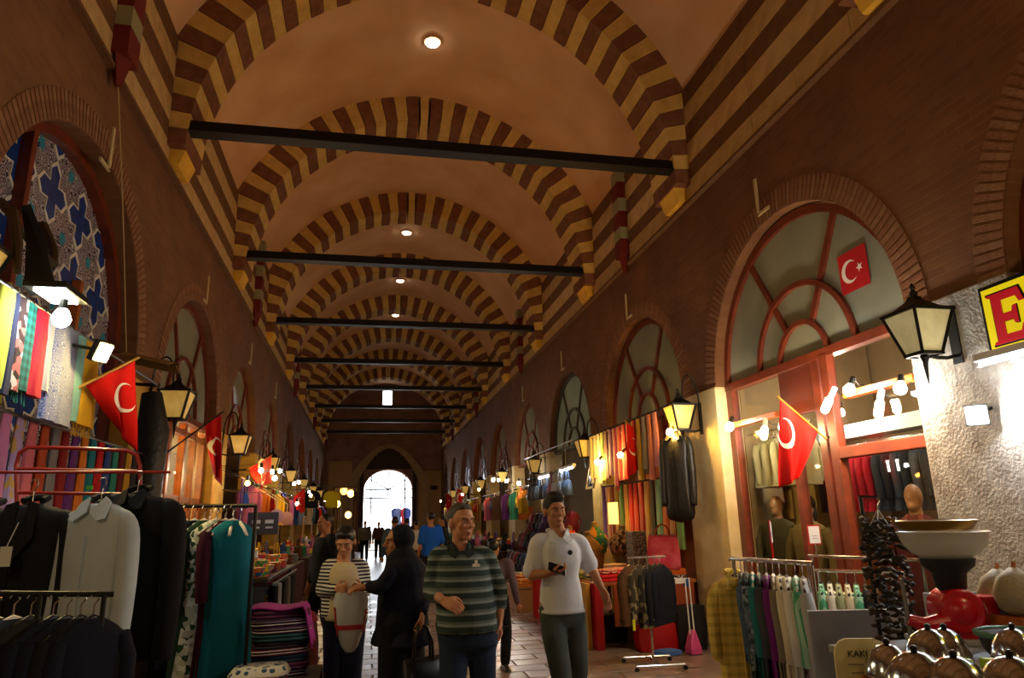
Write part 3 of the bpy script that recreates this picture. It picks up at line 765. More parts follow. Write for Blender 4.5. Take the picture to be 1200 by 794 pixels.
def rail(label, a, b, posts, r=.014, m=None, name='clothes_rail', feet=True, cat='clothes rack'):
    """hanging rail from a to b on posts down to the floor"""
    a, b = V(a), V(b); t = thing(name, label, cat, (0, 0, 0)); base = V(((a.x+b.x)/2, (a.y+b.y)/2, 0)); t.location = base
    m = m or m_chrome
    MB().cyl(a-base, b-base, r, n=8).build('rail', m, t, smooth=60)
    d = (b-a); d.z = 0; d.normalize(); pr = V((-d.y, d.x, 0))
    for u in posts:
        p = a.lerp(b, u)-base
        MB().cyl((p.x, p.y, .03), p, r*.95, n=8).build('post', m, t, smooth=60)
        if feet: MB().cyl(V((p.x, p.y, .03))-pr*.25, V((p.x, p.y, .03))+pr*.25, r, n=8).build('foot', m, t, smooth=60)
    return t
# ================================================================== RIGHT SIDE
def text_obj(name, txt, size, m, parent, mat, ext=.002, align='CENTER'):
    cu = bpy.data.curves.new(name, 'FONT'); cu.body = txt; cu.size = size; cu.extrude = ext; cu.align_x = align
    tmp = bpy.data.objects.new(name, cu); COL.objects.link(tmp)
    me = bpy.data.meshes.new_from_object(tmp.evaluated_get(bpy.context.evaluated_depsgraph_get()))
    bpy.data.objects.remove(tmp); me.materials.clear(); me.materials.append(m)
    return put(name, me, parent, mat)
FACE_L = Matrix(((0, 0, -1, 0), (-1, 0, 0, 0), (0, 1, 0, 0), (0, 0, 0, 1)))   # text reading on the right wall, seen from the nave

# --- conduits running up from the arch crowns
for side in (1, -1):
    for yc in BAY_Y[3:7]:
        p = V((side*(WX-.012), yc+.25, 4.95))
        o = MB().box((0, 0, .22), (.02, .045, .46)).box((0, -.10, 0), (.02, .24, .035)).build('cable_conduit', M('cream conduit', 'c9b583', .6)); o.location = p
        tag(o, 'thin cream cable conduit above the %s arch along the %s wall' % (ORD[BAY_Y.index(yc)-3], 'right' if side > 0 else 'left'), 'conduit', 'cable conduits')

# --- nearest shop: yellow sign, tube lamp, door
sg = thing('shop_sign', 'yellow sign with a red letter E above the doorway at the right edge', 'sign', (3.34, 2.75, 2.86))
MB().box((0, 0, 0), (.05, 2.36, .46)).build('board', M('sign yellow', 'e6d413', .5, emit=.25), sg)
MB().box((.012, 0, 0), (.05, 2.42, .52)).build('board_edge', m_black, sg)
def letter_e(s, dx):
    P = [(0, 0), (.24, 0), (.27, .10), (.235, .10), (.215, .055), (.10, .055), (.10, .145), (.17, .145), (.18, .115), (.205, .115), (.205, .235), (.18, .235), (.17, .20), (.10, .20), (.10, .295), (.215, .295), (.235, .25), (.27, .25), (.24, .35), (0, .35), (0, .335), (.03, .325), (.03, .025), (0, .015)]
    cx, cz = .13, .175
    return [(cx+(x-cx)*s[0], cz+(z-cz)*s[1]) for x, z in P]
for nm, s, m_, dx in (('letter_outline', (1.10, 1.07), m_black, -.03), ('letter', (1, 1), M('sign red', 'c31225', .5, emit=.15), -.036)):
    MB().prism(letter_e(s, 0), (dx, 1.13, -.175), (0, -1, 0), (0, 0, 1), .006).build(nm, m_, sg)
tube_lamp((3.22, 3.35, 2.575), 1.2, PI/2, 'fluorescent tube lamp under the yellow sign', power=7, col='f0f6ff')
dr = thing('shop_door', 'dark red wooden door frame with a paper notice at the right edge', 'door', (3.55, 3.70, 0))
MB().box((0, .04, 1.5), (.12, .12, 3.0)).build('post', m_wood, dr, bevel=.01)
MB().box((0, -.52, 2.45), (.1, 1.1, .1)).build('rail', m_wood, dr)
MB().box((.02, -.5, 1.2), (.01, .95, 2.4)).build('pane', m_glass, dr)
MB().box((-.02, -.24, 2.22), (.006, .36, .42)).build('notice', M('pale blue notice', 'b9cfd0', .6), dr)
m_ink = M('dark ink', '202830', .7)
for k, (tx, sz) in enumerate((('ATEL', .075), ('AKTIV', .06), ('- - -', .05))):
    text_obj('notice_line', tx, sz, m_ink, dr, Matrix.Translation((-.026, -.24, 2.32-k*.1)) @ FACE_L)
MB().lathe([(.09, 0), (.10, .1), (.08, .18), (.03, .2)], (.25, -.3, 1.6), 12).build('dark_jar', m_black, dr)
MB().box((.35, -.5, .75), (.5, 1.0, 1.5)).build('counter', m_wood2, dr)
MB().box((.3, -.35, 1.52), (.2, .3, .04)).build('green_mat', M('bright green', '5aa83a', .6), dr)
floodlight((3.28, 4.12, 2.24), (-.7, -.75, -.15), 'bright white floodlight on the rough grey pillar', 'f2f6ff', 9, wall=(3.44, 4.12, 2.3), sz=(.12, .12))

# --- clothing shop behind the big fanlight
yc = BAY_Y[3]
sf = thing('shop_facade', 'red brown wooden shop front of the clothing shop under the big fanlight', 'facade', (WX+.17, yc, 0))
def bx(nm, y0, y1, z0, z1, m=m_wood, x=0, d=.10): MB().box((x, (y0+y1)/2-yc, (z0+z1)/2), (d, y1-y0, z1-z0)).build(nm, m, sf, bevel=.008 if m is m_wood else 0)
bx('post', 7.96, 8.12, 0, 3.15); bx('post', 6.20, 6.32, 0, 3.15); bx('post', 6.02, 6.14, 0, 3.15, x=-.02); bx('post', 4.78, 4.90, 0, 3.15)
bx('post', 6.74, 6.82, .5, 2.3); bx('rail', 4.90, 6.02, 2.10, 2.21, x=-.02); bx('sill', 6.32, 7.96, .42, .52); bx('sill', 4.9, 6.02, .42, .52)
bx('upper_panel', 6.34, 6.95, 2.62, 3.12, M('dark red panel', '5e2416', .4), d=.04)
bx('lower_panel', 6.32, 7.96, .02, .42, m_wood, d=.05); bx('lower_panel', 4.9, 6.02, .02, .42, m_wood, d=.05)
for a, b, c, d in ((6.32, 7.96, .52, 2.62), (6.95, 7.96, 2.62, 3.12), (4.9, 6.02, .52, 2.10), (4.9, 6.02, 2.21, 3.12)): bx('pane', a, b, c, d, m_glass, .01, .008)
stk = thing('flag_sticker', 'red flag sticker with white crescent and star on the fanlight glass', 'sticker', AX(1000, 316, WX+.15))
MB().box((0, 0, 0), (.004, .40, .40)).build('sheet', M('sticker red', 'b81a22', .4), stk)
P, Q = crescent(.115, .092, .03); mb = MB(); n = len(P)
mb.v = [V((-.004, .05-a, b)) for a, b in P]+[V((-.004, .05-a, b)) for a, b in Q]; mb.f = [(k, k+1, n+k+1, n+k) for k in range(n-1)]
mb.build('crescent', m_flagw, stk)
S_ = star(.05, 5, PI); mb = MB(); mb.v = [V((-.004, -.09, 0))]+[V((-.004, -.09-a, b)) for a, b in S_]; mb.f = [(0, 1+k, 1+(k+1) % 10) for k in range(10)]
mb.build('star', m_flagw, stk)
# lamp boards with bulbs
for (p0, p1, lb) in (((852, 497), (906, 487), 'short varnished lamp board left of the hanging flag'), ((985, 462), (1066, 442), 'varnished lamp board over the shop door')):
    a, b = AX(*p0, 3.40), AX(*p1, 3.40); c = (a+b)/2; c.x = 3.47
    o = MB().box((0, 0, 0), (.10, (a-b).length, .06)).build('lamp_board', m_wood2, bevel=.006); o.location = c; tag(o, lb, 'board')
for px, py, col, kd, d, lb, pw in ((855, 500, 'fff6e6', 'globe', (-.3, .3, -1), 'white glowing bulb at the left end of the left lamp board', 16), (896, 502, 'ffd08a', 'tube', (-.4, -.3, -1), 'warm tube-shaped bulb on the left lamp board', 12),
        (972, 468, 'ffd79a', 'tube', (-.4, .4, -1), 'warm tube-shaped bulb nearest the door post', 16), (995, 457, 'f4fbff', 'globe', (-.4, .2, -1), 'large cool white bulb second along the door lamp board', 14),
        (1031, 472, 'ffcb80', 'tube', (-.4, -.1, -1), 'warm tube-shaped bulb hanging below the door lamp board', 12), (1055, 455, 'f4fbff', 'globe', (-.4, -.2, -1), 'cool white bulb next to the grey pillar', 12)):
    p = AX(px, py, 3.28); bulb(p, lb, col, pw, .05 if kd == 'globe' else .035, kind=kd, d=d, wall=(3.44, p.y, p.z+.05))
# the flag at the door post
fA, fB = AX(958, 505, 3.38), AX(914, 467, 3.02)
flag('red flag with white crescent on a slanted brass pole before the clothing shop', fA, fB, AX(914, 572, 2.98), AX(936, 560, 3.12), (3.5, 6.0, 2.3), emb=(.80, .36), es=.125, th0=R(-25), fold=.03, wall=(3.52, 6.1, 2.32), sides=(1, -1), st=False)
# garments inside
m_beige = fab('beige coat', 'a8946a'); m_khaki = fab('khaki', '8c7548'); m_rack = m_chrome
rail('short rail of beige coats inside the clothing shop', (4.05, 7.1, 2.62), (4.05, 8.5, 2.62), (), name='clothes_rail')
for k in range(5):
    rail_garment('%s beige coat from the cream pillar hanging inside the shop window' % ORD[k], fab('beige%d' % (k % 3), ('ab9a70', '9c8a60', 'b5a57c')[k % 3]), (4.05, 8.1-k*.2, 2.62), .35, L=.60, th=.15, w=.4, group='beige coats in the window')
rail('long rail of jackets deep inside the clothing shop', (4.9, 6.1, 2.40), (4.9, 8.3, 2.40), (), name='clothes_rail')
MB_w = tag(MB().box((5.0, 7.2, 2.56), (.3, 2.1, .16)).build('hat_shelf', m_white), 'white shelf above the rail of red and black jackets', 'shelf')
for k in range(13):
    red = 6 <= k <= 10
    rail_garment('%s %s jacket from the near end of the rail inside the shop' % (ORD[k], 'crimson' if red else 'black'), fab('crimson jk', '9e1424') if red else fab('black jk%d' % (k % 2), ('1c1c20', '33343a')[k % 2]), (4.9, 6.3+k*.145, 2.40), PI/2-.1 if False else .2, L=.7, th=.11, w=.4, group='jackets on the inner rail')
rail_garment('ochre dress hanging behind the hanging flag', fab('ochre dress', '7d5c1f'), (4.4, AX(930, 530, 4.4).y, 2.2), .3, L=.9, th=.2)
tag(MB().box((4.7, AX(935, 495, 4.7).y, 2.55), (.03, .42, .5)).build('framed_panel', M('pale tan panel', 'b59a78', .6)), 'pale tan framed panel inside the shop behind the flag', 'panel')
m_skin_d = M('mannequin skin', 'b98a68', .45, col2='a87a58', pat='noise', sc=5)
def mannequin(label, loc, rz, cloth, hair=None, h=1.75, lapel=None):
    t = thing('mannequin', label, 'mannequin', loc, rz); k = h/1.75
    b = MB().ball((0, .0, 1.62*k), (.075, .095, .115)); b.ball((0, -.03, 1.55*k), (.055, .07, .06)); b.tube([(0, .01, 1.40*k), (0, 0, 1.56*k)], [.065, .05], 12); b.tube([(0, -.09, 1.64*k), (0, -.108, 1.595*k)], [.009, .014], 6)
    b.ball((0, 0, 1.38*k), (.16, .09, .06))
    remesh(b, 'head', m_skin_d, .012, t, 4)
    MB().loft([(0, 0, 1.47*k, .07, .06), (0, 0, 1.42*k, .18, .09), (0, 0, 1.36*k, .22, .11), (0, 0, 1.15*k, .20, .13), (0, 0, .98*k, .17, .12), (0, 0, .75*k, .21, .15), (0, 0, .55*k, .23, .16)], 26, 2.3, .03, 7).build('jacket', cloth, t, smooth=60)
    for s in (-1, 1): MB().tube([(s*.19, 0, 1.38*k), (s*.27, 0, 1.2*k), (s*.29, -.03, .98*k), (s*.27, -.08, .78*k)], [.06, .065, .055, .045], 10).build('sleeve', cloth, t, smooth=60)
    MB().cyl((0, 0, .0), (0, 0, .6*k), .03, n=8).build('stand', m_steel, t); MB().lathe([(.18, 0), (.18, .015), (.03, .03)], n=16).build('base', m_steel, t)
    if hair: MB().ball((0, .02, 1.66*k), (.088, .105, .1)).build('hair', hair, t, smooth=True); MB().ball((0, .06, 1.55*k), (.08, .05, .14)).build('hair', hair, t, smooth=True)
    if lapel:
        for s in (-1, 1): MB().tube([(s*.05, -.05, 1.47*k), (s*.08, -.11, 1.36*k), (s*.02, -.135, 1.15*k)], [.02, .035, .015], 6).build('lapel', lapel, t)
    return t
mannequin('bald mannequin in an olive jacket looking left in the shop window', (4.02, AX(911, 600, 4.02).y, 0), R(-60), fab('olive jk', '4a4126'), h=1.84)
mannequin('dark haired mannequin in a khaki jacket behind the flag', (4.05, AX(946, 600, 4.05).y, 0), R(-70), fab('khaki jk', '6d5930'), M('black hair', '0c0a09', .5), h=1.80)
mannequin('mannequin in a maroon jacket next to the grey pillar', (3.9, AX(1070, 580, 3.9).y, 0), R(-60), fab('maroon jk', '5a2520'), h=1.86, lapel=fab('maroon lapel', '7a3a2a'))
tag(MB().box((0, 0, 0), (.02, .22, .12)).build('light_box', emit_mat('inner light box', 'fff2d8', 2.2)), 'small bright light box among the jackets inside the shop', 'lamp').location = AX(1048, 545, 4.7)
bulb((4.6, 7.3, 2.75), 'bulb hanging inside the clothing shop above the beige coats', 'fff0d8', 22, hang=5.0)
bulb((4.5, 5.4, 2.8), 'bulb hanging inside the clothing shop near the door', 'fff4e2', 26, hang=5.0)
tag(MB().box((5.25, 6.45, .55), (.9, 3.0, 1.1)).build('shop_counter', m_wood2, bevel=.01), 'long wooden counter inside the clothing shop', 'counter')

# --- clothes racks before the clothing shop
rA, rB = AZ(856, 654, 1.26), AZ(952, 660, 1.26)
rail('chrome rack carrying the yellow dress and summer clothes', rA, rB, (.04, .96), r=.016)
cl = [('mustard yellow plaid', fab('plaid yel', 'dcc264', pat='plaid', col2='b09a48', sc=14, thr=.4), 1.05, 0.02, .16), ('denim blue shirt', fab('denim shirt', '5d7488', pat='noise', col2='465a6c', sc=20), .62, .13, .05), ('grey blue floral', fab('bluegrey fl', '6a7d86', pat='floral', col2='41565e', col3='9fb0ae', sc=30), .75, .20, .05), ('teal', fab('teal top', '2f7f7a'), .85, .28, .05), ('dark grey', fab('dkgrey', '45484a'), .8, .36, .05), ('purple', fab('purple dr', '6a1f6e'), .8, .46, .06), ('taupe grey', fab('taupe', '7a6f62'), .95, .54, .05), ('ivory', fab('ivory', 'cfc6a8'), 1.0, .62, .08), ('white', fab('whitecl', 'd5d2c4'), 1.02, .70, .07), ('mint green striped', fab('mint', '4fa07a', pat='sx', col2='9fc9ae', sc=22), .55, .80, .06), ('pale grey', fab('pgrey', 'a9aaa6'), .9, .88, .06)]
for k, (nm, m_, L_, u, th) in enumerate(cl):
    p = rA.lerp(rB, u)
    if k == 0:
        coat('mustard yellow plaid long shirt dress at the left end of the chrome rack', m_, p+V((0, 0, .0)), R(-8), L=1.08, w=.36, dep=.15, sleeve=.52, cat='dress', name='dress', sw=.05, hem=.95)
    else:
        rail_garment('%s garment, %s along the chrome rack with the yellow dress' % (nm, ORD[k]), m_, p, R(58), L=L_, w=.40, th=th, hm=m_hang if k % 3 else m_hangw, group='summer clothes on the chrome rack')
rC, rD = AZ(948, 651, 1.2), AZ(1085, 656, 1.2)
rail('upper chrome rail running behind the string of dried vegetables', rC, rD, (.03, .97), r=.017)
rE, rF = AZ(955, 668, 1.12), AZ(1062, 671, 1.12)
rail('lower chrome rail with green and white tops behind the grey board', rE, rF, (.03, .97), r=.014)
for k, (nm, m_) in enumerate([('striped mint', fab('mint', '')), ('white', fab('whitecl', '')), ('sage', fab('sage', '9aa27a')), ('ivory', fab('ivory', '')), ('mint', fab('mint', '')), ('black', fab('black jk0', '')), ('brown', fab('brown top', '4a3324')), ('black', fab('black jk0', '')), ('charcoal', fab('dkgrey', ''))]):
    p = rE.lerp(rF, .05+k*.10)
    rail_garment('%s top, %s from the left on the lower chrome rail' % (nm, ORD[k]), m_, p, R(55), L=.55, w=.36, th=.05, group='tops on the lower rail')
for px, py, lb, tl in ((957, 618, 'red framed white price card standing on the upper chrome rail', 0), (906, 620, 'red framed white price card clipped above the yellow dress, turned sideways', 55)):
    p = AZ(px, py+34, 1.2 if tl == 0 else 1.26); t = thing('price_card', lb, 'price card', p, R(tl))
    MB().cyl((0, 0, 0), (0, 0, .12), .008, n=6).build('stem', m_chrome if tl == 0 else m_flag, t)
    MB().box((0, 0, .20), (.135, .01, .18)).build('card_frame', M('card red', 'a81c1c', .5), t); MB().box((0, -.007, .20), (.112, .006, .155)).build('card', M('card white', 'cfcfd2', .6), t)
    for k in range(2): MB().box((0, -.011, .19-k*.022), (.05, .002, .004)).build('print_line', m_ink, t)

# --- food stall in the near right corner
tb = table('food stall table with grey cloth in the near right corner', 1.6, 3.1, 2.5, 3.7, .90, M('grey cloth', '8d9296', .8), m_steel)
gb = thing('grey_board', 'large light grey board standing behind the food stall', 'board', AZ(1003, 714, 1.0))
MB().box((0, 0, -.5), (.62, .03, 1.0)).build('panel', M('grey metal board', '9aa0a4', .4, col2='868c92', pat='noise', sc=2), gb); gb.rotation_euler = (0, 0, R(-12))
MB().box((.75, .1, -.42), (.5, .03, 1.0)).build('panel', M('grey metal board', ''), gb)
m_ss = M('polished stainless steel', 'c4ccd6', .14, metal=1)
def pot(label, x, y, r=.12, body=None, h=.10, k=1):
    t = thing('lidded_pot', label, 'pot', (x, y, .90))
    MB().lathe([(r*.8, 0), (r*.92, .01), (r*.97, h), (r*1.08, h+.004), (r*1.08, h+.010), (r*.9, h+.010)], n=28).build('pot_body', body or m_ss, t, smooth=40)
    MB().lathe([(r*1.02, h+.012), (r*.99, h+.03), (r*.88, h+.065), (r*.66, h+.098), (r*.36, h+.118), (.012, h+.125)], n=28).build('dome_lid', m_ss, t, smooth=True)
    MB().lathe([(.006, h+.12), (.012, h+.128), (.013, h+.138), (.006, h+.144)], n=12).build('knob', m_black, t)
    return t
zc = 1.0
for lb, px, py, r, bd in (('stainless domed pot with an orange body nearest the cream card', 1045, 797, .09, M('orange pot', 'a84a1c', .4)), ('large stainless domed pot in front of the card', 1078, 808, .108, None), ('stainless domed pot behind the two front pots', 1093, 774, .098, None), ('stainless domed pot behind the green soap bars', 1112, 774, .088, None), ('stainless domed pot in the front beside the soap box', 1125, 816, .105, None), ('stainless domed pot at the right edge behind the soap', 1193, 774, .09, None), ('stainless domed pot in the bottom right corner', 1192, 816, .105, None)):
    p = AZ(px, py, zc); pot(lb, p.x, p.y, r, bd)
cp = AZ(1012, 797, .98); cpp = thing('menu_card', 'cream rounded menu card standing before the grey board', 'card', (cp.x, cp.y, .90), R(-14))
poly = [(-.10, 0), (.10, 0)] + [(.10-.05+.05*cos(a), .17+.06*sin(a)) for a in (0, .5, 1.0, 1.5)] + [(-.05+.05*cos(a), .17+.06*sin(a)) for a in (1.6, 2.1, 2.6, 3.14)]
MB().prism(poly, (0, 0, 0), (1, 0, 0), (0, 0, 1), .012).build('card', M('cream card', 'cfc68e', .7), cpp)
text_obj('heading', 'KAKULE', .034, m_ink, cpp, Matrix.Translation((.01, -.014, .165)) @ Matrix.Rotation(PI/2, 4, 'X'), ext=.001)
for k in range(4): MB().box((-.0, -.014, .14-k*.03), (.11-.02*(k % 2), .002, .005)).build('text_line', M('faded ink', '8a8460', .7), cpp)
# soap bars
sb = AZ(1150, 775, 1.02); bxo = thing('soap_box', 'shallow tan box holding the soap bars', 'box', (sb.x+.02, sb.y, .90), R(-15))
MB().box((0, 0, .006), (.5, .22, .012)).build('base', M('tan card', 'a08a52', .8), bxo)
for s in (-1, 1): MB().box((0, s*.11, .04), (.5, .008, .08)).build('side', M('tan card', ''), bxo); MB().box((s*.25, 0, .04), (.008, .22, .08)).build('side', M('tan card', ''), bxo)
for k in range(6):
    g = k < 4; col = 'a9c22c' if g else 'd8d6b4'
    o = MB().box((0, 0, 0), (.095, .075, .055)).build('soap_bar', M('soap '+col, col, .5), bevel=.006)
    x = -.19+.076*k; o.location = bxo.location+Matrix.Rotation(R(-15), 3, 'Z') @ V((x, rnd(-.03, .03), .055+.036*(k % 2)+.012)); o.rotation_euler = (rnd(-.1, .1), rnd(-.15, .15), R(-15)+rnd(-.4, .4))
    tag(o, '%s soap bar, %s from the left in the tan box' % ('yellow green' if g else 'cream white', ORD[k]), 'soap', 'soap bars')
# grinder
gp = AZ(1130, 748, .92); gr = thing('nut_grinder', 'red electric grinder with a clear plastic hopper on the food stall', 'grinder', (gp.x, gp.y, .90), R(-20))
m_rede = M('red enamel', 'b3101c', .22, spec=.6)
MB().box((0, 0, .015), (.52, .26, .03)).build('base_plate', M('grey base', '9a9ea0', .4), gr, bevel=.006)
h = MB().tube([(-.02, -.10, .17), (-.02, .10, .17)], .115, 24); hh = h.build('drum_housing', m_rede, gr, smooth=40, bevel=.012)
MB().tube([(-.02, -.115, .17), (-.02, -.10, .17)], [.05, .07], 20).build('cover_plate', m_rede, gr, smooth=40)
MB().box((-.02, 0, .05), (.20, .16, .08)).build('foot_block', m_rede, gr, bevel=.01)
MB().loft([(.13, 0, .06, .05, .07), (.13, 0, .17, .07, .08), (.13, 0, .24, .05, .06)], 16, 3).build('side_housing', m_rede, gr, smooth=40)
MB().tube([(.15, 0, .17), (.28, 0, .17)], .07, 18).build('motor', M('grey motor', '8f9aa6', .3, metal=.5), gr, smooth=40)
MB().tube([(-.10, -.06, .12), (-.22, -.08, .10), (-.30, -.08, .13)], [.05, .04, .03], 10).build('outlet_spout', m_rede, gr, smooth=40)
MB().tube([(-.30, -.08, .05), (-.30, -.08, .34)], .012, 8).build('lever', m_steel, gr)
MB().lathe([(.05, .26), (.075, .28), (.085, .36), (.13, .40), (.14, .44)], (-.02, 0, 0), 14).build('neck', M('dark cast iron', '2c2b2a', .5, metal=.5), gr, smooth=50)
MB().loft([(-.02, 0, .43, .10, .08), (-.02, 0, .47, .17, .13), (-.02, 0, .53, .21, .16), (-.02, 0, .575, .225, .18), (-.02, 0, .58, .232, .186), (-.02, 0, .585, .225, .18), (-.02, 0, .575, .215, .17), (-.02, 0, .48, .16, .12)], 30, 2.6).build('hopper', M('milky plastic', 'cfc8b4', .3, trans=.35, spec=.5), gr, smooth=40)
tr = thing('brass_tray', 'oval brass tray lying on the grinder hopper', 'tray', gr.location+V((-.05, .02, .588)), R(-18))
MB().loft([(0, 0, 0, .17, .11), (0, 0, .01, .19, .125), (0, 0, .055, .225, .15), (0, 0, .06, .215, .14), (0, 0, .02, .17, .11)], 28, 2.4).build('dish', M('brass', '8f6a1e', .3, metal=.8), tr, smooth=40)
MB().tube([(-.225, -.04, .06), (-.25, 0, .075), (-.225, .04, .06)], .009, 6).build('handle', M('brass', ''), tr)
bs = AZ(1192, 742, 1.02); bt = thing('basket', 'dark wicker basket with a green rim at the right edge', 'basket', (bs.x, bs.y, .90))
MB().lathe([(.11, 0), (.15, .05), (.17, .12)], n=22).build('bowl', M('dark wicker', '2a2220', .8, bump=.5), bt, smooth=50)
MB().tube([(.17*cos(a), .17*sin(a), .12) for a in [2*PI*k/22 for k in range(22)]], .014, 8, closed=True).build('rim', M('green rim', '3d6a52', .5), bt, smooth=True)
for k, (px, py, lb) in enumerate(((1192, 690, 'round beige gourd at the right edge beside the grinder'), (1172, 690, 'smaller beige gourd tucked behind the round one'))):
    p = AY(px, py, 3.3+.25*k); o = thing('gourd', lb, 'gourd', (p.x, p.y, p.z-.13)); MB().loft([(0, 0, .0, .05, .05), (0, 0, .03, .10, .09), (0, 0, .11, .125, .11), (0, 0, .19, .09, .08), (0, 0, .24, .02, .02)], 18).build('fruit', M('gourd skin', '8f8266', .7, bump=.2), o, smooth=True); MB().cyl((0, 0, .23), (.01, 0, .27), .012, n=6).build('stem', m_wood2, o)
    tag(MB().box((p.x, p.y, (p.z-.13+.90)/2), (.22, .2, p.z-.13-.90)).build('crate', m_wood2, bevel=.004), 'small wooden crate under the %s gourd' % ('round' if k == 0 else 'smaller'), 'crate')
# string of dried aubergines on its stand
sp = AY(1029, 600, 3.85); ds = thing('dried_vegetable_string', 'dangling bunch of dark dried vegetables strung on threads', 'dried food', (sp.x, sp.y, 0))
m_dry = [M('dried skin %d' % k, c, .8, col2=d, pat='noise', sc=25, bump=.5) for k, (c, d) in enumerate((('353024', '201c17'), ('403828', '2a231a'), ('2c271f', '1b1813'), ('45331e', '261c14')))]
zt = sp.z+.02; zb = AY(1033, 757, 3.85).z
for s in range(6):
    a0 = 2*PI*s/6; mb = MB(); x0, y0 = .055*cos(a0), .05*sin(a0); n = 30
    for k in range(n):
        z = zt-.06-(zt-.06-zb-rnd(0, .04))*k/(n-1); q = rnd(0, 6.28)
        c = V((x0*(1+.6*min(1, k/6))+.015*cos(q), y0*(1+.6*min(1, k/6))+.015*sin(q), z))
        mb.tube([c+V((cos(q+a)*.034, sin(q+a)*.034, rnd(-.01, .012))) for a in (-1.1, -.4, .4, 1.1)], [.006, .014, .013, .006], 6)
    o = mb.build('strand', m_dry[s % 4], ds, smooth=60); o['kind'] = 'stuff'
MB().tube([(0, 0, zt-.08), (0, 0, zt+.02), (.02, 0, zt+.05), (.0, 0, zt+.07)], .005, 6).build('hook', m_wire, ds)
for k in range(5): MB().tube([(0, 0, zt), (.06*cos(k*1.3), .05*sin(k*1.3), zt-.1)], .002, 4).build('thread', m_white, ds)
po = thing('display_post', 'thin dark post carrying the string of dried vegetables', 'post', (sp.x, sp.y+.14, 0))
MB().cyl((0, 0, 0), (0, 0, zt+.08), .012, n=8).build('upright', m_black, po); MB().tube([(0, 0, zt+.08), (0, -.14, zt+.07)], .008, 6).build('arm', m_black, po); MB().lathe([(.14, 0), (.14, .012), (.02, .025)], n=14).build('foot', m_black, po)

# --- scarf stall between cream and yellow pillars
yc = BAY_Y[4]
s0, s1 = V((3.12, 8.75, 3.08)), V((3.12, 12.55, 3.08))
rail('long dark rail of hanging scarves between the cream and yellow pillars', s0, s1, (), m=m_black)
for y_ in (9.2, 12.3): tag(MB().bar((3.5, y_, 3.12), (3.1, y_, 3.08), .03, .03).build('rail_bracket', m_black), 'black bracket holding the %s end of the scarf rail' % ('near' if y_ < 10 else 'far'), 'bracket')
UP = [('pale yellow', 'e6d58a'), ('cream', 'dccf9f'), ('white', 'd8cdb0'), ('lime and white', 'b9c46a'), ('plum', '5d1848'), ('violet', '7a2a86'), ('magenta', 'a01a5c'), ('crimson', 'b01425'), ('scarlet', 'c81c20'), ('rose pink', 'd06078'), ('red', 'b3161c'), ('golden yellow', 'd0a020'), ('black and white', '8b8478'), ('salmon', 'd07a60'), ('pink', 'cf7f92')]
for k, (nm, c) in enumerate(UP):
    scarf('%s scarf, %s from the yellow pillar in the upper row' % (nm, ORD[k]), fab('sc '+nm, c, pat='noise', col2=c, sheen=.3), (3.10, 12.35-k*.215, 3.05), PI/2, w=.17, L=rnd(.72, .95), fringe=fab('sc '+nm, c) if k % 3 == 0 else None, clip=m_wire, group='scarves on the upper rail')
rail('lower rail of bright scarves and dresses behind the stall table', (3.32, 8.9, 2.15), (3.32, 12.5, 2.15), (), m=m_black)
tag(MB().bar((3.7, 10.7, 2.2), (3.32, 10.7, 2.15), .03, .03).build('rail_bracket', m_black), 'black bracket behind the lower scarf rail', 'bracket')
LO = [('purple', '6e2a7c'), ('red and violet', 'a21c3c'), ('rust', 'a8441c'), ('yellow', 'd0a52c'), ('green', '4f7a34'), ('dark orange', 'b8561a'), ('red', 'c01a1a'), ('scarlet', 'cf2a1c'), ('crimson', 'a8141c'), ('ochre', 'b98a2c'), ('black floral', '2a2420'), ('mint green', '7fb48a'), ('orange', 'c86a20'), ('maroon', '7c1a1c'), ('leaf green', '6f9a4c')]
for k, (nm, c) in enumerate(LO):
    scarf('%s scarf, %s from the yellow pillar in the lower row' % (nm, ORD[k]), fab('sl '+nm, c, pat='sx' if k % 4 == 1 else 'noise', col2=('d8b060' if k % 4 == 1 else c), sc=30, sheen=.3), (3.30, 12.35-k*.225, 2.13), PI/2, w=.19, L=rnd(.8, 1.15), group='scarves on the lower rail')
coat('long black leather coat hanging against the cream pillar', M('black leather', '14120f', .45, bump=.5, bsc=18), (3.08, 8.66, 2.80), R(-50), L=1.15, w=.36, dep=.2, collar='shirt', sleeve=.85, sw=.055, open_=True)
fA, fB = AX(757, 515, 3.30), AX(734, 494, 2.98)
flag('red flag with white crescent hanging before the scarf stall', fA, fB, AX(737, 560, 2.95), AX(748, 548, 3.1), (3.3, 10, 2.7), emb=(.60, .42), es=.13, th0=R(-20), fold=.03, wall=(3.5, 9.6, 2.72), st=False, sides=(1, -1))
for px, py, lb, pw in ((785, 506, 'warm bulb under the amber lantern by the black coat', 24), (700, 541, 'warm bulb in front of the yellow pillar', 26), (727, 533, 'small warm bulb among the pale yellow scarves', 12)):
    p = AX(px, py, 2.98); bulb(p, lb, 'ffc35a', pw, .045, d=(-.5, .2, -.6), wall=(3.12, p.y, 3.08))
bulb((4.6, 10.7, 3.0), 'warm bulb hanging inside the scarf shop', 'ffb860', 30, hang=5.0)
sfx = thing('shop_facade', 'wooden back frame of the scarf shop between cream and yellow pillars', 'facade', (WX+.2, yc, 0))
for y in (-1.6, -.5, .6, 1.6): MB().box((0, y, 1.55), (.1, .1, 3.1)).build('post', m_wood, sfx)
MB().box((.05, -.05, 1.6), (.03, 3.2, 3.1)).build('back_panel', M('orange brown panel', '8a4a1c', .6), sfx)
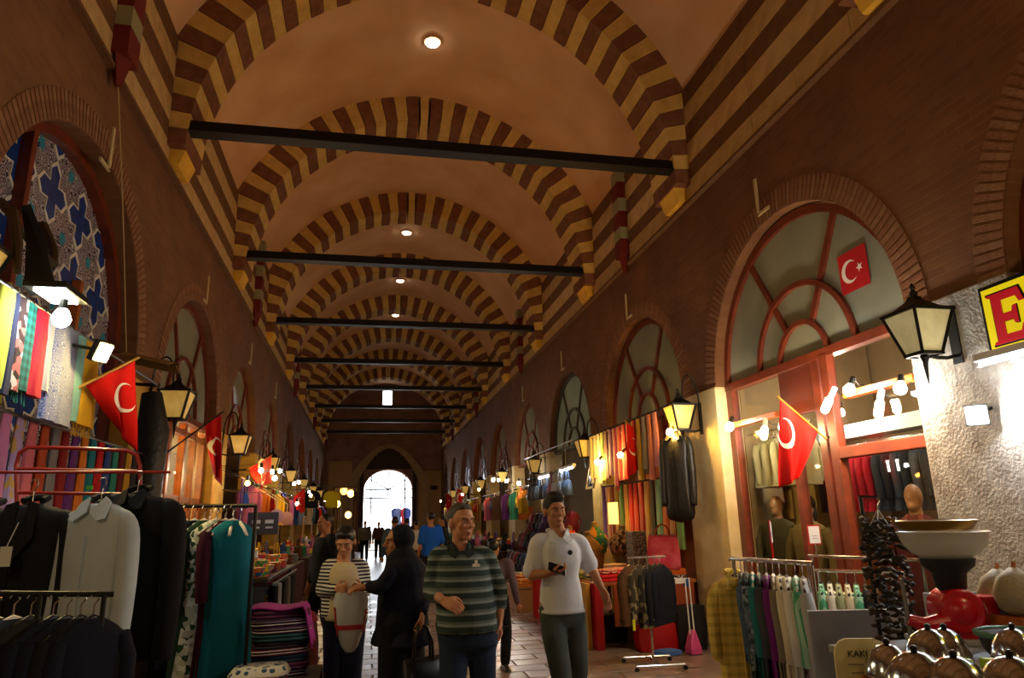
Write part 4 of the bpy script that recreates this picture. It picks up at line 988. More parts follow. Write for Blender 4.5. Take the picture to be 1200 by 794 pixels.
# picture frame on the yellow pillar
pfr = thing('mirror', 'small gilt framed mirror leaning out from the yellow pillar', 'mirror', AX(694, 555, 3.2), 0)
for a in (-1, 1): MB().box((0, a*.2, 0), (.03, .04, .56)).build('frame', M('gilt', 'b58a34', .4, metal=.5), pfr); MB().box((0, 0, a*.26), (.03, .44, .04)).build('frame', M('gilt', ''), pfr)
MB().box((0, 0, 0), (.01, .4, .5)).build('mirror_glass', M('mirror', 'aaa69a', .08, metal=1), pfr); pfr.rotation_euler = (0, R(12), 0)
# table of the scarf stall
tb2 = table('long red fronted table of the scarf stall', 1.95, 3.35, 8.95, 12.4, .80, m_wood2, m_wood, skirt=({'m': fab('red skirt', 'a81414'), 'gap': .02}, 'x-'))
MB().box((.1, -1.72, .52), (1.1, .03, .5)).build('front_board', M('orange board', '8c3a10', .6), tb2)
MB().box((-.66, -1.74, .4), (.1, .05, .78)).build('corner_board', M('red board', 'a3101a', .4), tb2)
MB().box((-.76, -1.5, .4), (.05, .3, .78)).build('corner_board', M('yellow board', 'b98a14', .5), tb2)
for k, (c, x, y, rz_, nm) in enumerate((('c81f28', 2.2, 9.1, .2, 'bright red'), ('d43f66', 2.5, 9.25, -.1, 'hot pink'), ('3c3d6a', 2.2, 9.45, .1, 'navy striped'), ('8aa03a', 2.15, 9.8, .3, 'olive green'), ('c05a2a', 2.6, 9.7, .1, 'orange'), ('b8503c', 2.95, 9.2, 0, 'coral and violet'), ('a8a29a', 3.0, 9.55, .2, 'silver grey'), ('2f3238', 3.1, 9.12, .1, 'black spangled'), ('d8b48c', 2.62, 10.05, .5, 'peach'), ('a82a2a', 2.2, 10.2, .1, 'deep red'), ('4f6c94', 2.25, 10.6, 0, 'blue'), ('b99a3a', 2.3, 11.1, .2, 'mustard'))):
    folded('%s folded cloth on the scarf stall table' % nm, fab('fold '+nm, c, pat='sx' if k in (2, 5) else 'floral' if k in (7, 3) else 'noise', col2='d8c070' if k in (2, 3) else '8a5a8a' if k == 5 else 'c8c8c8' if k == 7 else c, sc=34 if k in (2, 5) else 40), (x, y, .802), rz_, w=.36, d=.27, h=rnd(.05, .1), group='folded cloths on the scarf table')
    if k in (0, 1, 5, 8): folded('%s folded cloth lying second in its pile on the scarf table' % nm, fab('fold2 '+nm, c, pat='dots', col2='e0c0a0', sc=40), (x+.01, y+.01, .905), rz_+.15, w=.33, d=.25, h=.05, group='folded cloths on the scarf table')
for k in range(7):
    c = ('28385a', '8a2a2a', '3a6a4a', '2a2a30', '9a6a2a', '5a2a5a', '2c4a6a')[k]
    o = thing('rolled_scarf', '%s rolled scarf, %s in the row along the table front edge' % (('navy', 'dark red', 'green', 'black', 'ochre', 'plum', 'blue')[k], ORD[k]), 'scarf', (2.1, 9.08+.11*k+.6, .855), R(70), 'rolled scarves')
    MB().tube([(-.16, 0, 0), (-.13, 0, 0), (.13, 0, 0), (.16, 0, 0)], [.03, .045, .045, .03], 10).build('roll', fab('roll %d' % k, c, pat='sx', col2='c8b89a', sc=25), o, smooth=50)
m_leo = fab('leopard', '8a6a3a', pat='leo', col2='2a1c10', col3='b08a4c', sc=28); m_leo2 = fab('leopard grey', '75684e', pat='leo', col2='221a14', col3='96886a', sc=32)
def bust(label, loc, rz, m_, m2, h=.62):
    t = thing('scarf_bust', label, 'display bust', loc, rz)
    MB().loft([(0, 0, 0, .11, .10), (0, 0, .05, .12, .11), (0, 0, h*.45, .16, .13), (0, 0, h*.68, .18, .13), (0, 0, h*.78, .12, .1), (0, 0, h*.83, .055, .055), (0, 0, h, .045, .045)], 22).build('torso_form', m2, t, smooth=50)
    MB().loft([(0, 0, h*.36, .17, .145), (0, -.01, h*.5, .20, .165), (0, -.01, h*.66, .215, .165), (0, 0, h*.78, .16, .13), (0, 0, h*.86, .09, .085), (0, 0, h*.93, .07, .065)], 26, 2, .09, 6, rnd(0, 5)).build('draped_scarf', m_, t, smooth=60)
    MB().lathe([(.045, h), (.05, h+.01), (.02, h+.03), (.001, h+.032)], n=12).build('neck_cap', M('wood knob', '8a5a2a', .5), t)
    return t
bust('display bust wrapped in a green and orange scarf behind the boy', AZ(707, 655, .802) and V((2.75, 11.3, .80)), -.6, fab('teal orange', '3f7a5a', pat='floral', col2='c98a2a', col3='2a6a6a', sc=14), m_leo, h=.72)
bust('display bust in an orange scarf left of the green one', V((2.5, 11.9, .80)), -.5, fab('orange sc', 'c8501a', pat='floral', col2='8a2a14', col3='d88a2a', sc=16), m_leo2, h=.66)
bust('leopard patterned display bust in front of the red dresses', V((2.45, 10.75, .80)), -.5, m_leo, m_leo2, h=.58)
bust('display bust in a brown printed scarf near the middle of the table', V((3.0, 10.7, .80)), -.5, fab('brown print', '7a5a4a', pat='floral', col2='3a2a24', col3='a8886a', sc=22), m_leo2, h=.66)
tag(MB().box((3.05, 10.25, 1.10), (.22, .30, .6)).build('printed_bolt', fab('grey print', '5c6068', pat='dots', col2='a8a496', sc=40), bevel=.02), 'upright bolt of grey printed cloth on the scarf table', 'cloth bolt')
tl = thing('table_lamp', 'table lamp with a square glowing yellow shade behind the busts', 'lamp', (2.98, 11.0, .80))
MB().box((0, 0, .87), (.05, .34, .34)).build('shade', emit_mat('lit shade', 'ffce5a', 1.2), tl); MB().cyl((0, 0, 0), (0, 0, .71), .015).build('stem', m_wood, tl)
pb = handbag('big pink and red cloth bag standing on the scarf table beside the cream pillar', fab('pink bag', 'c8344a', pat='noise', col2='d86a7a', sc=6), (3.0, 8.98+.15, 1.50), R(-30), w=.42, h=.44, d=.24, hh=.14, soft=.08, mh=fab('rust strap', 'a8501c'))
tag(MB().loft([(0, 0, 0, .16, .1), (0, 0, .1, .17, .11), (0, 0, .13, .15, .09)], 16, 4).build('orange_pouch', fab('orange pouch', 'b8561c')), 'flat orange pouch under the pink bag', 'pouch').location = (3.1, 9.1, .802)
# hanging bag with a folding table clamp, broom-like rods and a pink dustpan in front of the pillar
dp = AZ(835, 745, 0); t = thing('dustpan', 'pink long-handled dustpan leaning before the cream pillar', 'dustpan', (3.0, 8.45, 0), R(10))
MB().loft([(0, 0, .0, .12, .1), (0, 0, .06, .13, .10), (0, 0, .26, .03, .04)], 4, 2, rz=PI/4).build('pan', M('pink plastic', 'c0447c', .4), t)
for s in (-1, 1): MB().cyl((s*.03, 0, .2), (s*.03, .02, .86), .009, n=6).build('rod', m_white, t)
t = thing('table_clamp', 'blue and white clamp at the corner of the scarf table', 'clamp', (2.95, 8.55, .82)); MB().box((0, 0, 0), (.16, .05, .06)).build('body', m_white, t); MB().box((.06, -.01, -.02), (.05, .06, .09)).build('grip', M('blue plastic', '2a58a8', .4), t)
tag(MB().bar((2.95, 8.58, .80), (2.95, 8.96, .80), .03, .03).build('clamp_bar', m_steel), 'thin steel bar holding the blue clamp on the scarf table', 'bar')
tag(MB().loft([(0, 0, 0, .18, .1), (0, 0, .04, .17, .09), (0, 0, .06, .08, .04)], 14, 3).build('blue_cloth', fab('blue rag', '3a5a98')), 'crumpled blue cloth on the floor beside the pink dustpan', 'cloth').location = (2.68, 8.5, 0)
# T-stand with dark printed dresses
q = AZ(766, 775, .05); ts = thing('garment_stand', 'chrome T stand with wheeled base in front of the scarf table', 'garment stand', (q.x, q.y, 0), R(-4))
hz = AY(765, 652, q.y).z
MB().cyl((0, 0, .06), (0, 0, hz), .016, n=10).build('pole', m_chrome, ts, smooth=60); MB().cyl((0, -.25, .06), (0, .25, .06), .013, n=8).build('base_bar', m_chrome, ts)
for s in (-1, 1):
    MB().cyl((-.27, s*.25, .06), (.27, s*.25, .06), .014, n=8).build('base_bar', m_chrome, ts)
    for e in (-1, 1): MB().cyl((e*.27, s*.25-.01, .025), (e*.27, s*.25+.01, .025), .025, n=10).build('caster', m_black, ts)
MB().cyl((-.22, 0, hz), (.22, 0, hz), .012, n=8).build('cross_bar', m_chrome, ts)
for k, (dx, nm, c, c2, L_) in enumerate(((-.20, 'brown suede', '5a3c1e', '46301a', .62), (-.08, 'olive and cream printed', '3a3424', '8a7c58', .5), (.04, 'black and olive printed', '262420', '6a6040', .66), (.13, 'black', '15151a', '202028', .62), (.2, 'dark navy', '161a26', '10131c', .64))):
    rail_garment('%s garment, %s from the left on the chrome T stand' % (nm, ORD[k]), fab('ts '+nm, c, pat='floral' if k in (1, 2) else 'noise', col2=c2, sc=16), (q.x+dx, q.y+.02*k+.035, hz+.01), R(38), L=L_, w=.42, th=.12, group='dark clothes on the T stand')
tag(MB().box((0, 0, 0), (.03, .006, .11)).build('yellow_tag', M('tag yellow', 'd8d81c', .6)), 'long yellow price tag hanging from the brown suede garment', 'tag').location = (q.x-.25, q.y-.13, hz-.70)
tag(MB().tube([(0, 0, 0), (0, 0, .09)], .002, 4).build('tag_string', m_white), 'white string above the yellow price tag', 'string').location = (q.x-.25, q.y-.13, hz-.65)
for x, y, w_, h_, c, nm in ((2.35, 9.6, .45, .32, '1a1614', 'black bag'), (2.75, 8.82, .7, .3, 'a00c10', 'red crate'), (3.1, 8.75, .4, .5, '15151a', 'black sack')):
    t = thing('storage_box', '%s on the floor below the scarf stall table' % nm, 'box', (x, y, 0)); MB().loft([(0, 0, 0, w_*.46, .13), (0, 0, h_*.5, w_*.5, .14), (0, 0, h_, w_*.47, .12)], 18, 6).build('body', M('floor '+nm, c, .4), t, smooth=50); MB().box((0, 0, h_), (w_*.9, .22, .02)).build('lid', M('floor '+nm, ''), t)

# --- bag stall beyond the yellow pillar
yc = BAY_Y[5]
tube_lamp(AX(664, 549, 2.9), 1.0, PI/2, 'fluorescent tube over the bag stall nearer the yellow pillar', power=12, rail=3.06)
tube_lamp(AX(638, 558, 2.9), 1.0, PI/2, 'fluorescent tube over the bag stall farther along the wall', power=12, rail=3.06)
aw = thing('stall_canopy', 'steel pipe frame above the bag stall', 'frame', (2.9, yc, 3.06))
MB().cyl((0, -2.1, 0), (0, 2.1, 0), .015, n=8).build('pipe', m_steel, aw)
for y in (-1.9, 0, 1.9): MB().cyl((0, y, 0), (.75, y, .05), .012, n=8).build('pipe', m_steel, aw)
rail('hanging rail of denim and grey bags at the bag stall', (2.9, 13.2, 2.55), (2.9, 16.8, 2.55), (), m=m_steel)
for y in (13.4, 16.6): tag(MB().cyl((2.9, y, 2.55), (2.9, y, 3.06), .008).build('rail_hanger', m_steel), 'steel rod holding the %s end of the bag rail' % ('near' if y < 14 else 'far'), 'rod')
BG = [('blue denim', '4a5f7c'), ('grey', '6d747a'), ('pale grey', '9aa0a0'), ('pink and blue', '8a5a74'), ('denim', '3a4c66'), ('black', '1a1a1c'), ('grey blue', '566878'), ('dark grey', '33363a'), ('black', '141416')]
for k, (nm, c) in enumerate(BG):
    handbag('%s handbag, %s from the yellow pillar on the bag rail' % (nm, ORD[k]), fab('bag '+nm, c, rough=.5), (2.9, 13.4+k*.38, 2.575), PI/2+.2, w=.34, h=.3, d=.14, hh=.24, group='bags on the bag rail')
random.seed(5)
table('low dark table heaped with bags at the bag stall', 2.2, 3.3, 13.3, 17.0, .5, m_dark, m_dark, skirt=({'m': fab('dark skirt', '1c1a1c')}, 'x-'))
pal = [('black', '17171a'), ('purple', '4a2258'), ('dark red', '6a1620'), ('charcoal', '2c2c30'), ('navy', '1c2236'), ('brown', '46301f'), ('plum', '3a1c3a'), ('black', '101012')]
n = 0
for row in range(3):
    for k in range(9):
        nm, c = pal[(k*3+row*5) % 8]
        backpack('%s backpack, %s in the %s row of the bag stall' % (nm, ORD[k], ('bottom', 'middle', 'top')[row]), fab('bp '+nm, c, rough=.55), (2.42+row*.30, 13.6+k*.40+rnd(-.05, .05), .50+row*.42), -PI/2+rnd(-.3, .3), w=.32, h=.40, d=.2, group='backpacks heaped at the bag stall')
for r_ in range(1, 3): tag(MB().box((2.42+r_*.30+.03, 15.1, .5+r_*.21), (.24, 3.6, r_*.42)).build('display_step', m_dark), 'dark display step under the %s row of backpacks' % ('middle', 'top')[r_-1], 'step')
handbag('bright yellow handbag hanging at the far end of the bag stall', fab('yellow bag', 'd8b40e', rough=.45), AX(613, 580, 2.85)+V((0, 0, .15)), PI/2-.5, w=.52, h=.38, d=.16, hh=.22)
tag(MB().cyl((0, 0, 0), (.3, 0, .0), .012).build('hook_rod', m_steel), 'steel rod carrying the yellow handbag', 'rod').location = AX(613, 580, 2.85)+V((0, 0, .152))
# pinkish low crates along the floor
for k, (px, py) in enumerate(((672, 735), (628, 716))):
    p = AZ(px, py, 0); t = thing('display_plinth', 'low pinkish wooden display box, %s along the right aisle edge' % ORD[k], 'box', (p.x+.02-.12*k, p.y+.6, 0)); MB().box((0, 0, .2), (.45, 1.3, .4)).build('body', M('pinkish board', 'b08a74', .6), t, bevel=.008); MB().box((0, 0, .41), (.47, 1.34, .02)).build('top', M('pinkish board', ''), t)
    for j in range(4): folded('%s folded cloth on the %s low display box' % (('orange', 'rust', 'red', 'grey')[j], ORD[k]), fab('plinth %d' % j, ('c07a3c', '9a4a20', 'b01c20', '777470')[j], pat='floral', col2='d8a860', sc=20), (p.x+.02-.12*k, p.y+.15+.31*j, .421), rnd(-.1, .1), w=.4, d=.28, h=rnd(.1, .2), layers=3, group='cloths on the low boxes')
# ================================================================== LEFT SIDE
# --- blue tiled lunette over the nearest left stall
yc = BAY_Y[3]
lu = bpy.data.objects.new('window_30', None); COL.objects.link(lu); lu.location = (-WX-.27, yc, 3.2); struct(lu, 'pointed lunette of blue and white patterned tiles with red frame at the left')
m_arab = M('white purple arabesque tile', '2c2440', .25, pat='arab', col2='b9b4b8', col3='5c2a3a', sc=13, spec=.6)
m_cobalt = M('cobalt blue tile', '1c3f86', .2, col2='173269', pat='noise', sc=8, spec=.6)
m_strap = M('white strapwork', 'cfccc0', .4); m_turq = M('turquoise tile', '2f86a0', .25)
R1_ = OR_+.17
poly = [(-R1_, -1.9), (R1_, -1.9)] + [(R1_*cos(PI*k/24), .18+R1_*.98*sin(PI*k/24)) for k in range(25)]
poly = [(-OW, -1.6), (OW, -1.6)] + [(OW*cos(PI*k/28), .18+OW*sin(PI*k/28)) for k in range(29)]
MB().prism(poly, (-.02, 0, 0), (0, 1, 0), (0, 0, 1), .02).build('tile_field', m_arab, lu)
pt = .62; rs = pt/2; ri = rs*cos(PI/4)/cos(PI/8)
def star8(cx, cz, s=1.0): return [(cx+(rs if k % 2 == 0 else ri*.94)*s*cos(PI*k/8), cz+(rs if k % 2 == 0 else ri*.94)*s*sin(PI*k/8)) for k in range(16)]
# the cross left between four stars
def cross(s=1.0):
    st = [(rs if k % 2 == 0 else ri*.94, PI*k/8) for k in range(17)]
    P = []
    for q, (ox, oz, a0) in enumerate(((-pt/2, -pt/2, 0), (pt/2, -pt/2, 4), (pt/2, pt/2, 8), (-pt/2, pt/2, 12))):
        seq = [st[(a0+4-k) % 16] for k in range(5)] if True else None
        pts = [(ox+r*cos(a), oz+r*sin(a)) for r, a in seq]
        P += pts[1:] if q else pts
    P = P[:-1] if (V((*P[0], 0))-V((*P[-1], 0))).length < 1e-4 else P
    return [(a*s, b*s) for a, b in P]
CRO = cross()
def inside(y, z):
    zz = z-.18
    return abs(y) < OW-.09 and z > -1.5 and (zz < 0 or math.hypot(y, zz) < OW-.09)
def clip(poly):
    out = []
    for y, z in poly:
        zz = z-.18; r = OW-.07
        if zz > 0:
            h = math.hypot(y, zz)
            if h > r: y, zz = y*r/h, zz*r/h
        else: y = max(-r, min(r, y))
        out.append((y, max(zz+.18, -1.5)))
    return out
k = 0
for i in range(-4, 5):
    for j in range(-3, 5):
        cx, cz = (i+.5)*pt+.18, (j+.5)*pt-.25
        if not (abs(cx) < OW+.3 and -1.3 < cz < 2.1): continue
        big = clip([(cx+a*.99, cz+b*.99) for a, b in CRO]); sm = clip([(cx+a*.86, cz+b*.86) for a, b in CRO])
        def area(P): return abs(sum(P[q][0]*P[(q+1) % len(P)][1]-P[(q+1) % len(P)][0]*P[q][1] for q in range(len(P))))/2
        if area(big) < .01: continue
        mb = MB(); n = len(big)
        for q in range(n):
            mb.prism([big[q], big[(q+1) % n], sm[(q+1) % n], sm[q]], (.0, 0, 0), (0, 1, 0), (0, 0, 1), .008)
        mb.build('strapwork', m_strap, lu)
        MB().prism(sm, (0, 0, 0), (0, 1, 0), (0, 0, 1), .005).build('blue_tile', m_cobalt, lu)
for i in range(-4, 5):
    for j in range(-3, 5):
        cx, cz = i*pt+.18, j*pt-.25
        if inside(cx, cz): MB().prism([(cx+(.07 if q % 2 == 0 else .045)*cos(PI*q/6), cz+(.07 if q % 2 == 0 else .045)*sin(PI*q/6)) for q in range(12)], (0, 0, 0), (0, 1, 0), (0, 0, 1), .005).build('rosette', m_turq, lu)
mb = MB(); ps = [(OW*cos(PI*q/28), .18+OW*sin(PI*q/28)) for q in range(29)]
for a, b in zip(ps[:-1], ps[1:]):
    s_ = 1-.10/OW
    mb.prism([(a[0]*s_, .18+(a[1]-.18)*s_), a, b, (b[0]*s_, .18+(b[1]-.18)*s_)], (0, 0, 0), (0, 1, 0), (0, 0, 1), .10)
for s in (-1, 1): mb.box((.05, s*(OW-.05), -.8), (.10, .10, 2.0))
mb.build('frame_arc', m_wood, lu)
p0 = AX(62, 165, -WX-.05); MB().bar((.05, p0.y-yc, 1.62), (.05, p0.y-yc+.02, -1.4), .09, .07, (0, 1, 0)).build('mullion', m_wood, lu)
MB().bar((.05, AX(108, 380, -WX-.05).y-yc, .7), (.05, AX(108, 380, -WX-.05).y-yc, -1.4), .08, .07, (0, 1, 0)).build('mullion', m_wood2, lu)
# back panel of the stall below the tiles
tag(MB().box((-3.42, yc, .7), (.05, 3.2, 1.4)).build('stall_back_board', m_wood), 'dark wooden board below the blue tiles behind the coats', 'board')

# --- hooded lamp fixture over the scarves
hp = AX(66, 348, -2.85)
hl = thing('hooded_lamp', 'square white lamp under a tall dark hood with curved brown arms at the left stall', 'lamp', hp)
MB().box((0, 0, .03), (.24, .36, .04)).build('lamp_head', m_black, hl, bevel=.006)
st_ = 3.2*GAIN/(PI*.18*.34)
MB().box((0, 0, .004), (.15, .27, .014)).build('lit_panel', emit_mat('lit hood panel', 'f6fff6', st_), hl)
MB().loft([(-.1, .03, .05, .10, .17), (-.18, .05, .35, .06, .12), (-.28, .06, .62, .03, .07)], 4, 2, rz=PI/4).build('hood', M('smoky hood', '24272c', .35), hl)
MB().tube([(-.05, -.40, .02), (-.12, -.30, .22), (-.26, -.12, .50), (-.40, .0, .62)], [.02, .03, .035, .03], 8).build('arm', M('brown arm', '3a2c18', .5), hl)
MB().tube([(-.40, .0, .62), (-.28, .22, .42), (-.2, .36, .34), (-.3, .56, .52), (-.5, .8, .8)], [.02, .025, .03, .035, .04], 8).build('arm', M('brown arm', ''), hl)
bulb(AX(72, 373, -2.80), 'cool white globe bulb just below the hooded lamp', 'f4faff', 2.5, .055, hang=hp.z+.02)
pz = AX(121, 413, -2.85); floodlight(pz, (.6, -.35, -.35), 'warm halogen floodlight above the red flag at the left stall', 'ffdc8c', 9, wall=(-3.35, pz.y-.3, pz.z+.05), sz=(.10, .13))
a_, b_ = V((-3.36, 6.44, 5.72)), AX(148, 412, -3.36)
wr = thing('hanging_wire', 'long thin pale wire hanging from the striped stub at the left', 'wire', b_)
MB().tube([a_-wr.location, (a_+b_)/2-wr.location+V((0, .03, 0)), b_-wr.location], .006, 5).build('wire', M('pale wire', 'b59a6a', .5), wr)

# --- scarves under the tiles
rail('upper rail of hanging scarves at the left stall', (-3.05, 3.9, 3.02), (-3.05, 7.7, 3.02), (), m=m_steel)
for y in (4.0, 7.6): tag(MB().bar((-3.46, y, 3.04), (-3.03, y, 3.02), .03, .03).build('rail_bracket', m_black), 'black bracket at the %s end of the upper scarf rail' % ('near' if y < 5 else 'far'), 'bracket')
US = [(9, 350, 462, 26, 'yellow green', 'c3cc4e', None), (18, 352, 470, 12, 'navy', '232a48', None), (28, 355, 465, 14, 'red and white floral', 'c46a62', ('floral', 'dccfc4', '3a2a2a')), (37, 357, 465, 18, 'teal checked', '1f7a72', ('plaid', '1a5048', None)), (52, 362, 472, 16, 'crimson', 'c2213a', None), (62, 368, 465, 8, 'white', 'c8c8c4', None), (72, 372, 500, 18, 'long blue paisley', '5a6aa8', ('arab', 'b6bcd0', '3c4a90')), (86, 376, 505, 20, 'long grey blue paisley', '7f88a4', ('arab', 'a8aab8', '5a6490')), (97, 392, 500, 12, 'pale aqua', '7fb0a8', None), (109, 400, 505, 22, 'golden yellow fringed', 'c99a1c', None)]
for k, (px, pt_, pb_, wpx, nm, c, pat) in enumerate(US):
    a = AX(px, pt_, -3.05); b = AX(px, pb_, -3.05); wy = abs(AX(px+wpx/2, (pt_+pb_)/2, -3.05).y-AX(px-wpx/2, (pt_+pb_)/2, -3.05).y)
    m_ = fab('L '+nm, c, pat=pat[0] if pat else 'noise', col2=pat[1] if pat else c, col3=pat[2] if pat else None, sc=18 if pat else 5)
    scarf('%s scarf, %s from left in the upper row under the tiles' % (nm, ORD[k]), m_, (-3.05, a.y, 3.01), PI/2, w=wy, L=3.0-b.z, fringe=m_ if k in (0, 3, 9) else None, clip=m_wire, group='scarves under the tiles')
rail('lower rail of bright scarves at the left stall', (-3.18, 3.9, 2.34), (-3.18, 7.9, 2.34), (), m=m_steel)
for y in (4.0, 7.8): tag(MB().bar((-3.46, y, 2.36), (-3.16, y, 2.34), .03, .03).build('rail_bracket', m_black), 'black bracket at the %s end of the lower scarf rail' % ('near' if y < 5 else 'far'), 'bracket')
LS = [('cream floral', 'cfc49a', 1), ('green', '2f7a4a', 0), ('mint', '7ab090', 0), ('black', '1c1c1e', 0), ('white lace', 'cfc8bc', 1), ('orchid', 'b070a0', 0), ('lilac striped', '9a86b0', 1), ('rose', 'b8606c', 0), ('rust', '9a4020', 0), ('grey', '6a6a70', 0), ('dark red', '7a1a1c', 0), ('purple', '5a2a6a', 0), ('orange', 'b86420', 0), ('teal', '1c6a78', 0), ('red', 'a81a20', 0), ('blue', '2a3f7c', 0), ('sea green', '2a7a6c', 0), ('maroon', '5c1620', 0), ('ochre', 'a87c20', 0), ('charcoal', '2c2a2e', 0)]
for k, (nm, c, p_) in enumerate(LS):
    scarf('%s scarf, %s from the left in the lower row under the tiles' % (nm, ORD[k]), fab('Lo '+nm, c, pat='floral' if p_ else 'noise', col2='a88a4c' if p_ else c, sc=22), (-3.18, 4.05+k*.185, 2.33), PI/2, w=.15, L=rnd(.75, .95), group='lower scarves at the left stall')
tag(MB().tube([(-3.2, 7.95, 3.0), (-3.15, 7.95, 2.6), (-3.15, 7.95, 1.7)], [.10, .16, .14], 20).build('dark_garment_bag', M('black leather', ''), smooth=60), 'dark garment bag hanging at the far edge of the tiled arch', 'garment bag')
# the flag of the left stall
fA, fB = AX(100, 450, -3.0), AX(158, 421, -2.75)
flag('large red flag with white crescent hanging before the left stall', fA, fB, AX(157, 528, -2.75), AX(140, 505, -2.9), (-3.2, 5.4, 2.6), emb=(.66, .40), es=.13, th0=R(-10), fold=.035, wall=(-3.4, 5.2, 2.5), ext=.1, st=False, sides=(1, -1))
cp_ = thing('small_awning', 'small pale canvas awning tip beside the flag pole', 'awning', AX(166, 424, -3.2)); MB().sheet(lambda u, v: (.45*(u-.3), .5*(v-.5), .10-.14*abs(v-.5)-.10*u), 6, 8, .008).build('canvas', fab('canvas', '8a6c34'), cp_); MB().bar((-.25, 0, .1), (.35, 0, -.02), .015, .015).build('rib', m_black, cp_)

# --- red tube rack and the coats before it
rk = thing('red_rack', 'red tubular clothes rack with rounded top at the left stall', 'clothes rack', (-2.85, 4.95, 0)); m_redtube = M('red painted tube', '8c1a14', .3, spec=.6)
def lp(px, py): return AY(px, py, 4.95)-rk.location
path = [lp(20, 600), lp(19, 545), lp(23, 530), lp(33, 524), lp(90, 525), lp(150, 528), lp(160, 533), lp(164, 545), lp(165, 600)]
MB().tube(path, .013, 8).build('top_loop', m_redtube, rk, smooth=60)
for ya_, yb_ in ((549, 552), (577, 579)): MB().cyl(lp(20, ya_), lp(164, yb_), .011, n=8).build('cross_bar', m_redtube, rk, smooth=60)
for px in (20, 165):
    p = lp(px, 600); MB().cyl((p.x, p.y, 0), p, .013, n=8).build('post', m_redtube, rk, smooth=60); MB().cyl((p.x, p.y-.25, .02), (p.x, p.y+.25, .02), .014, n=8).build('foot', m_redtube, rk)
m_blk = fab('black wool', '17161b', rough=.8); m_blk2 = fab('black felt', '101014'); m_grey = fab('grey blue cotton', 'b2bdc2', pat='noise', col2='a6b1b6', sc=3)
def hung(px, py, y): return AY(px, py, y)
coat('black wool coat with a white price tag hanging nearest on the left', m_blk, hung(42, 562, 4.45), R(-14), L=1.10, w=.50, dep=.22, collar='lapel', buttons=m_black)
coat('second black wool coat half hidden at the left edge', m_blk, hung(-10, 566, 4.6), R(-20), L=1.10, w=.48, dep=.2, collar='lapel')
coat('light grey blue cotton jacket on a black hanger between the dark coats', m_grey, hung(122, 560, 4.35), R(-16), L=.86, w=.35, dep=.2, collar='shirt', lining=fab('dark lining', '2c3238'), sleeve=.80, hem=1.02, sw=.062)
coat('plain black jacket with stand collar right of the grey jacket', m_blk2, hung(164, 552, 4.75), R(-16), L=.98, w=.50, dep=.2, collar='shirt', sleeve=.86, sw=.075)
rail('dark rail carrying the row of coats at the left', hung(-10, 553, 4.5), hung(200, 553, 4.85), (), m=m_redtube, r=.009)
tag_p = hung(8, 640, 4.2); pt_ = thing('price_tag', 'white price tag dangling from the nearest black coat', 'tag', tag_p); MB().box((0, 0, -.05), (.055, .004, .10)).build('card', M('tag card', 'c8c8b8', .6), pt_); MB().tube([(0, 0, 0), (.03, .02, .12)], .0025, 4).build('string', m_white, pt_)
g_ = thing('size_clip', 'small bright green size clip on the grey jacket hanger', 'clip', hung(105, 571, 4.30)); MB().box((0, 0, 0), (.03, .015, .02)).build('clip', M('green clip', '3ab82a', .5), g_)
# low rail with trousers in the corner
lr0, lr1 = AY(-30, 695, 3.6), AY(133, 696, 3.85)
rail('low black rail with empty hangers in the bottom left corner', lr0, lr1, (.45, .93), r=.013, m=m_black)
for k, u in enumerate((.15, .28, .4, .56, .66, .76, .86)):
    p = lr0.lerp(lr1, u)
    nm, c = [('charcoal', '1a1a1d'), ('slate', '222a32'), ('dark olive', '1f1d17'), ('navy', '0e1120'), ('dark navy', '0b0e1b'), ('black', '0e0e10'), ('navy', '101424')][k]
    rail_garment('%s garment, %s from the left edge on the low corner rail' % (nm, ORD[k]), fab('low '+nm, c), p, R(55), L=.7, w=.36, th=.06, hm=m_hangw if k < 2 else m_hang, group='clothes on the low corner rail')
# --- rack with teal dress and white hangers
ra, rb_ = AY(196, 593, 5.9), AY(300, 592, 5.5)
rail('thin rack of dresses on white hangers left of the aisle', ra, rb_, (.02, 1.0), m=m_black)
DR = [(.10, 'brown', '3a2418', 1.1, .06), (.22, 'black', '141416', 1.15, .07), (.33, 'navy', '1a1d33', 1.0, .06), (.44, 'dark green printed', '2f4a3a', 1.1, .06), (.57, 'white and green floral', 'b9c2ac', 1.25, .10), (.68, 'maroon', '3c1022', 1.2, .06), (.76, 'bright teal', '0d6678', 1.25, .15)]
for k, (u, nm, c, L_, th) in enumerate(DR):
    p = ra.lerp(rb_, u)+(V((0, 0, 0)))
    rail_garment('%s dress, %s from the left on the rack with white hangers' % (nm, ORD[k]), fab('DR '+nm, c, pat='floral' if 'floral' in nm or 'printed' in nm else 'plaid' if 'check' in nm else 'noise', col2='2a4a36' if 'green' in nm else 'c8b88a' if 'check' in nm else c, col3='dfe4d4' if 'floral' in nm else None, sc=30 if 'floral' in nm else 16), p, R(25 if k in (4, 6) else 78 if k == 7 else 50), L=L_, w=.34, th=th, hm=m_hangw, name='dress', cat='dress', sleeve=k not in (4, 6), group='dresses on white hangers')
for k in range(5):
    p = ra.lerp(rb_, .50+k*.085); t = thing('empty_hanger', 'empty white hanger, %s among the dresses by the aisle' % ORD[k], 'hanger', p+V((0, 0, -.02)), R(20+25*k), 'empty white hangers'); hanger(t, .30, m_hangw, -.1, .10)

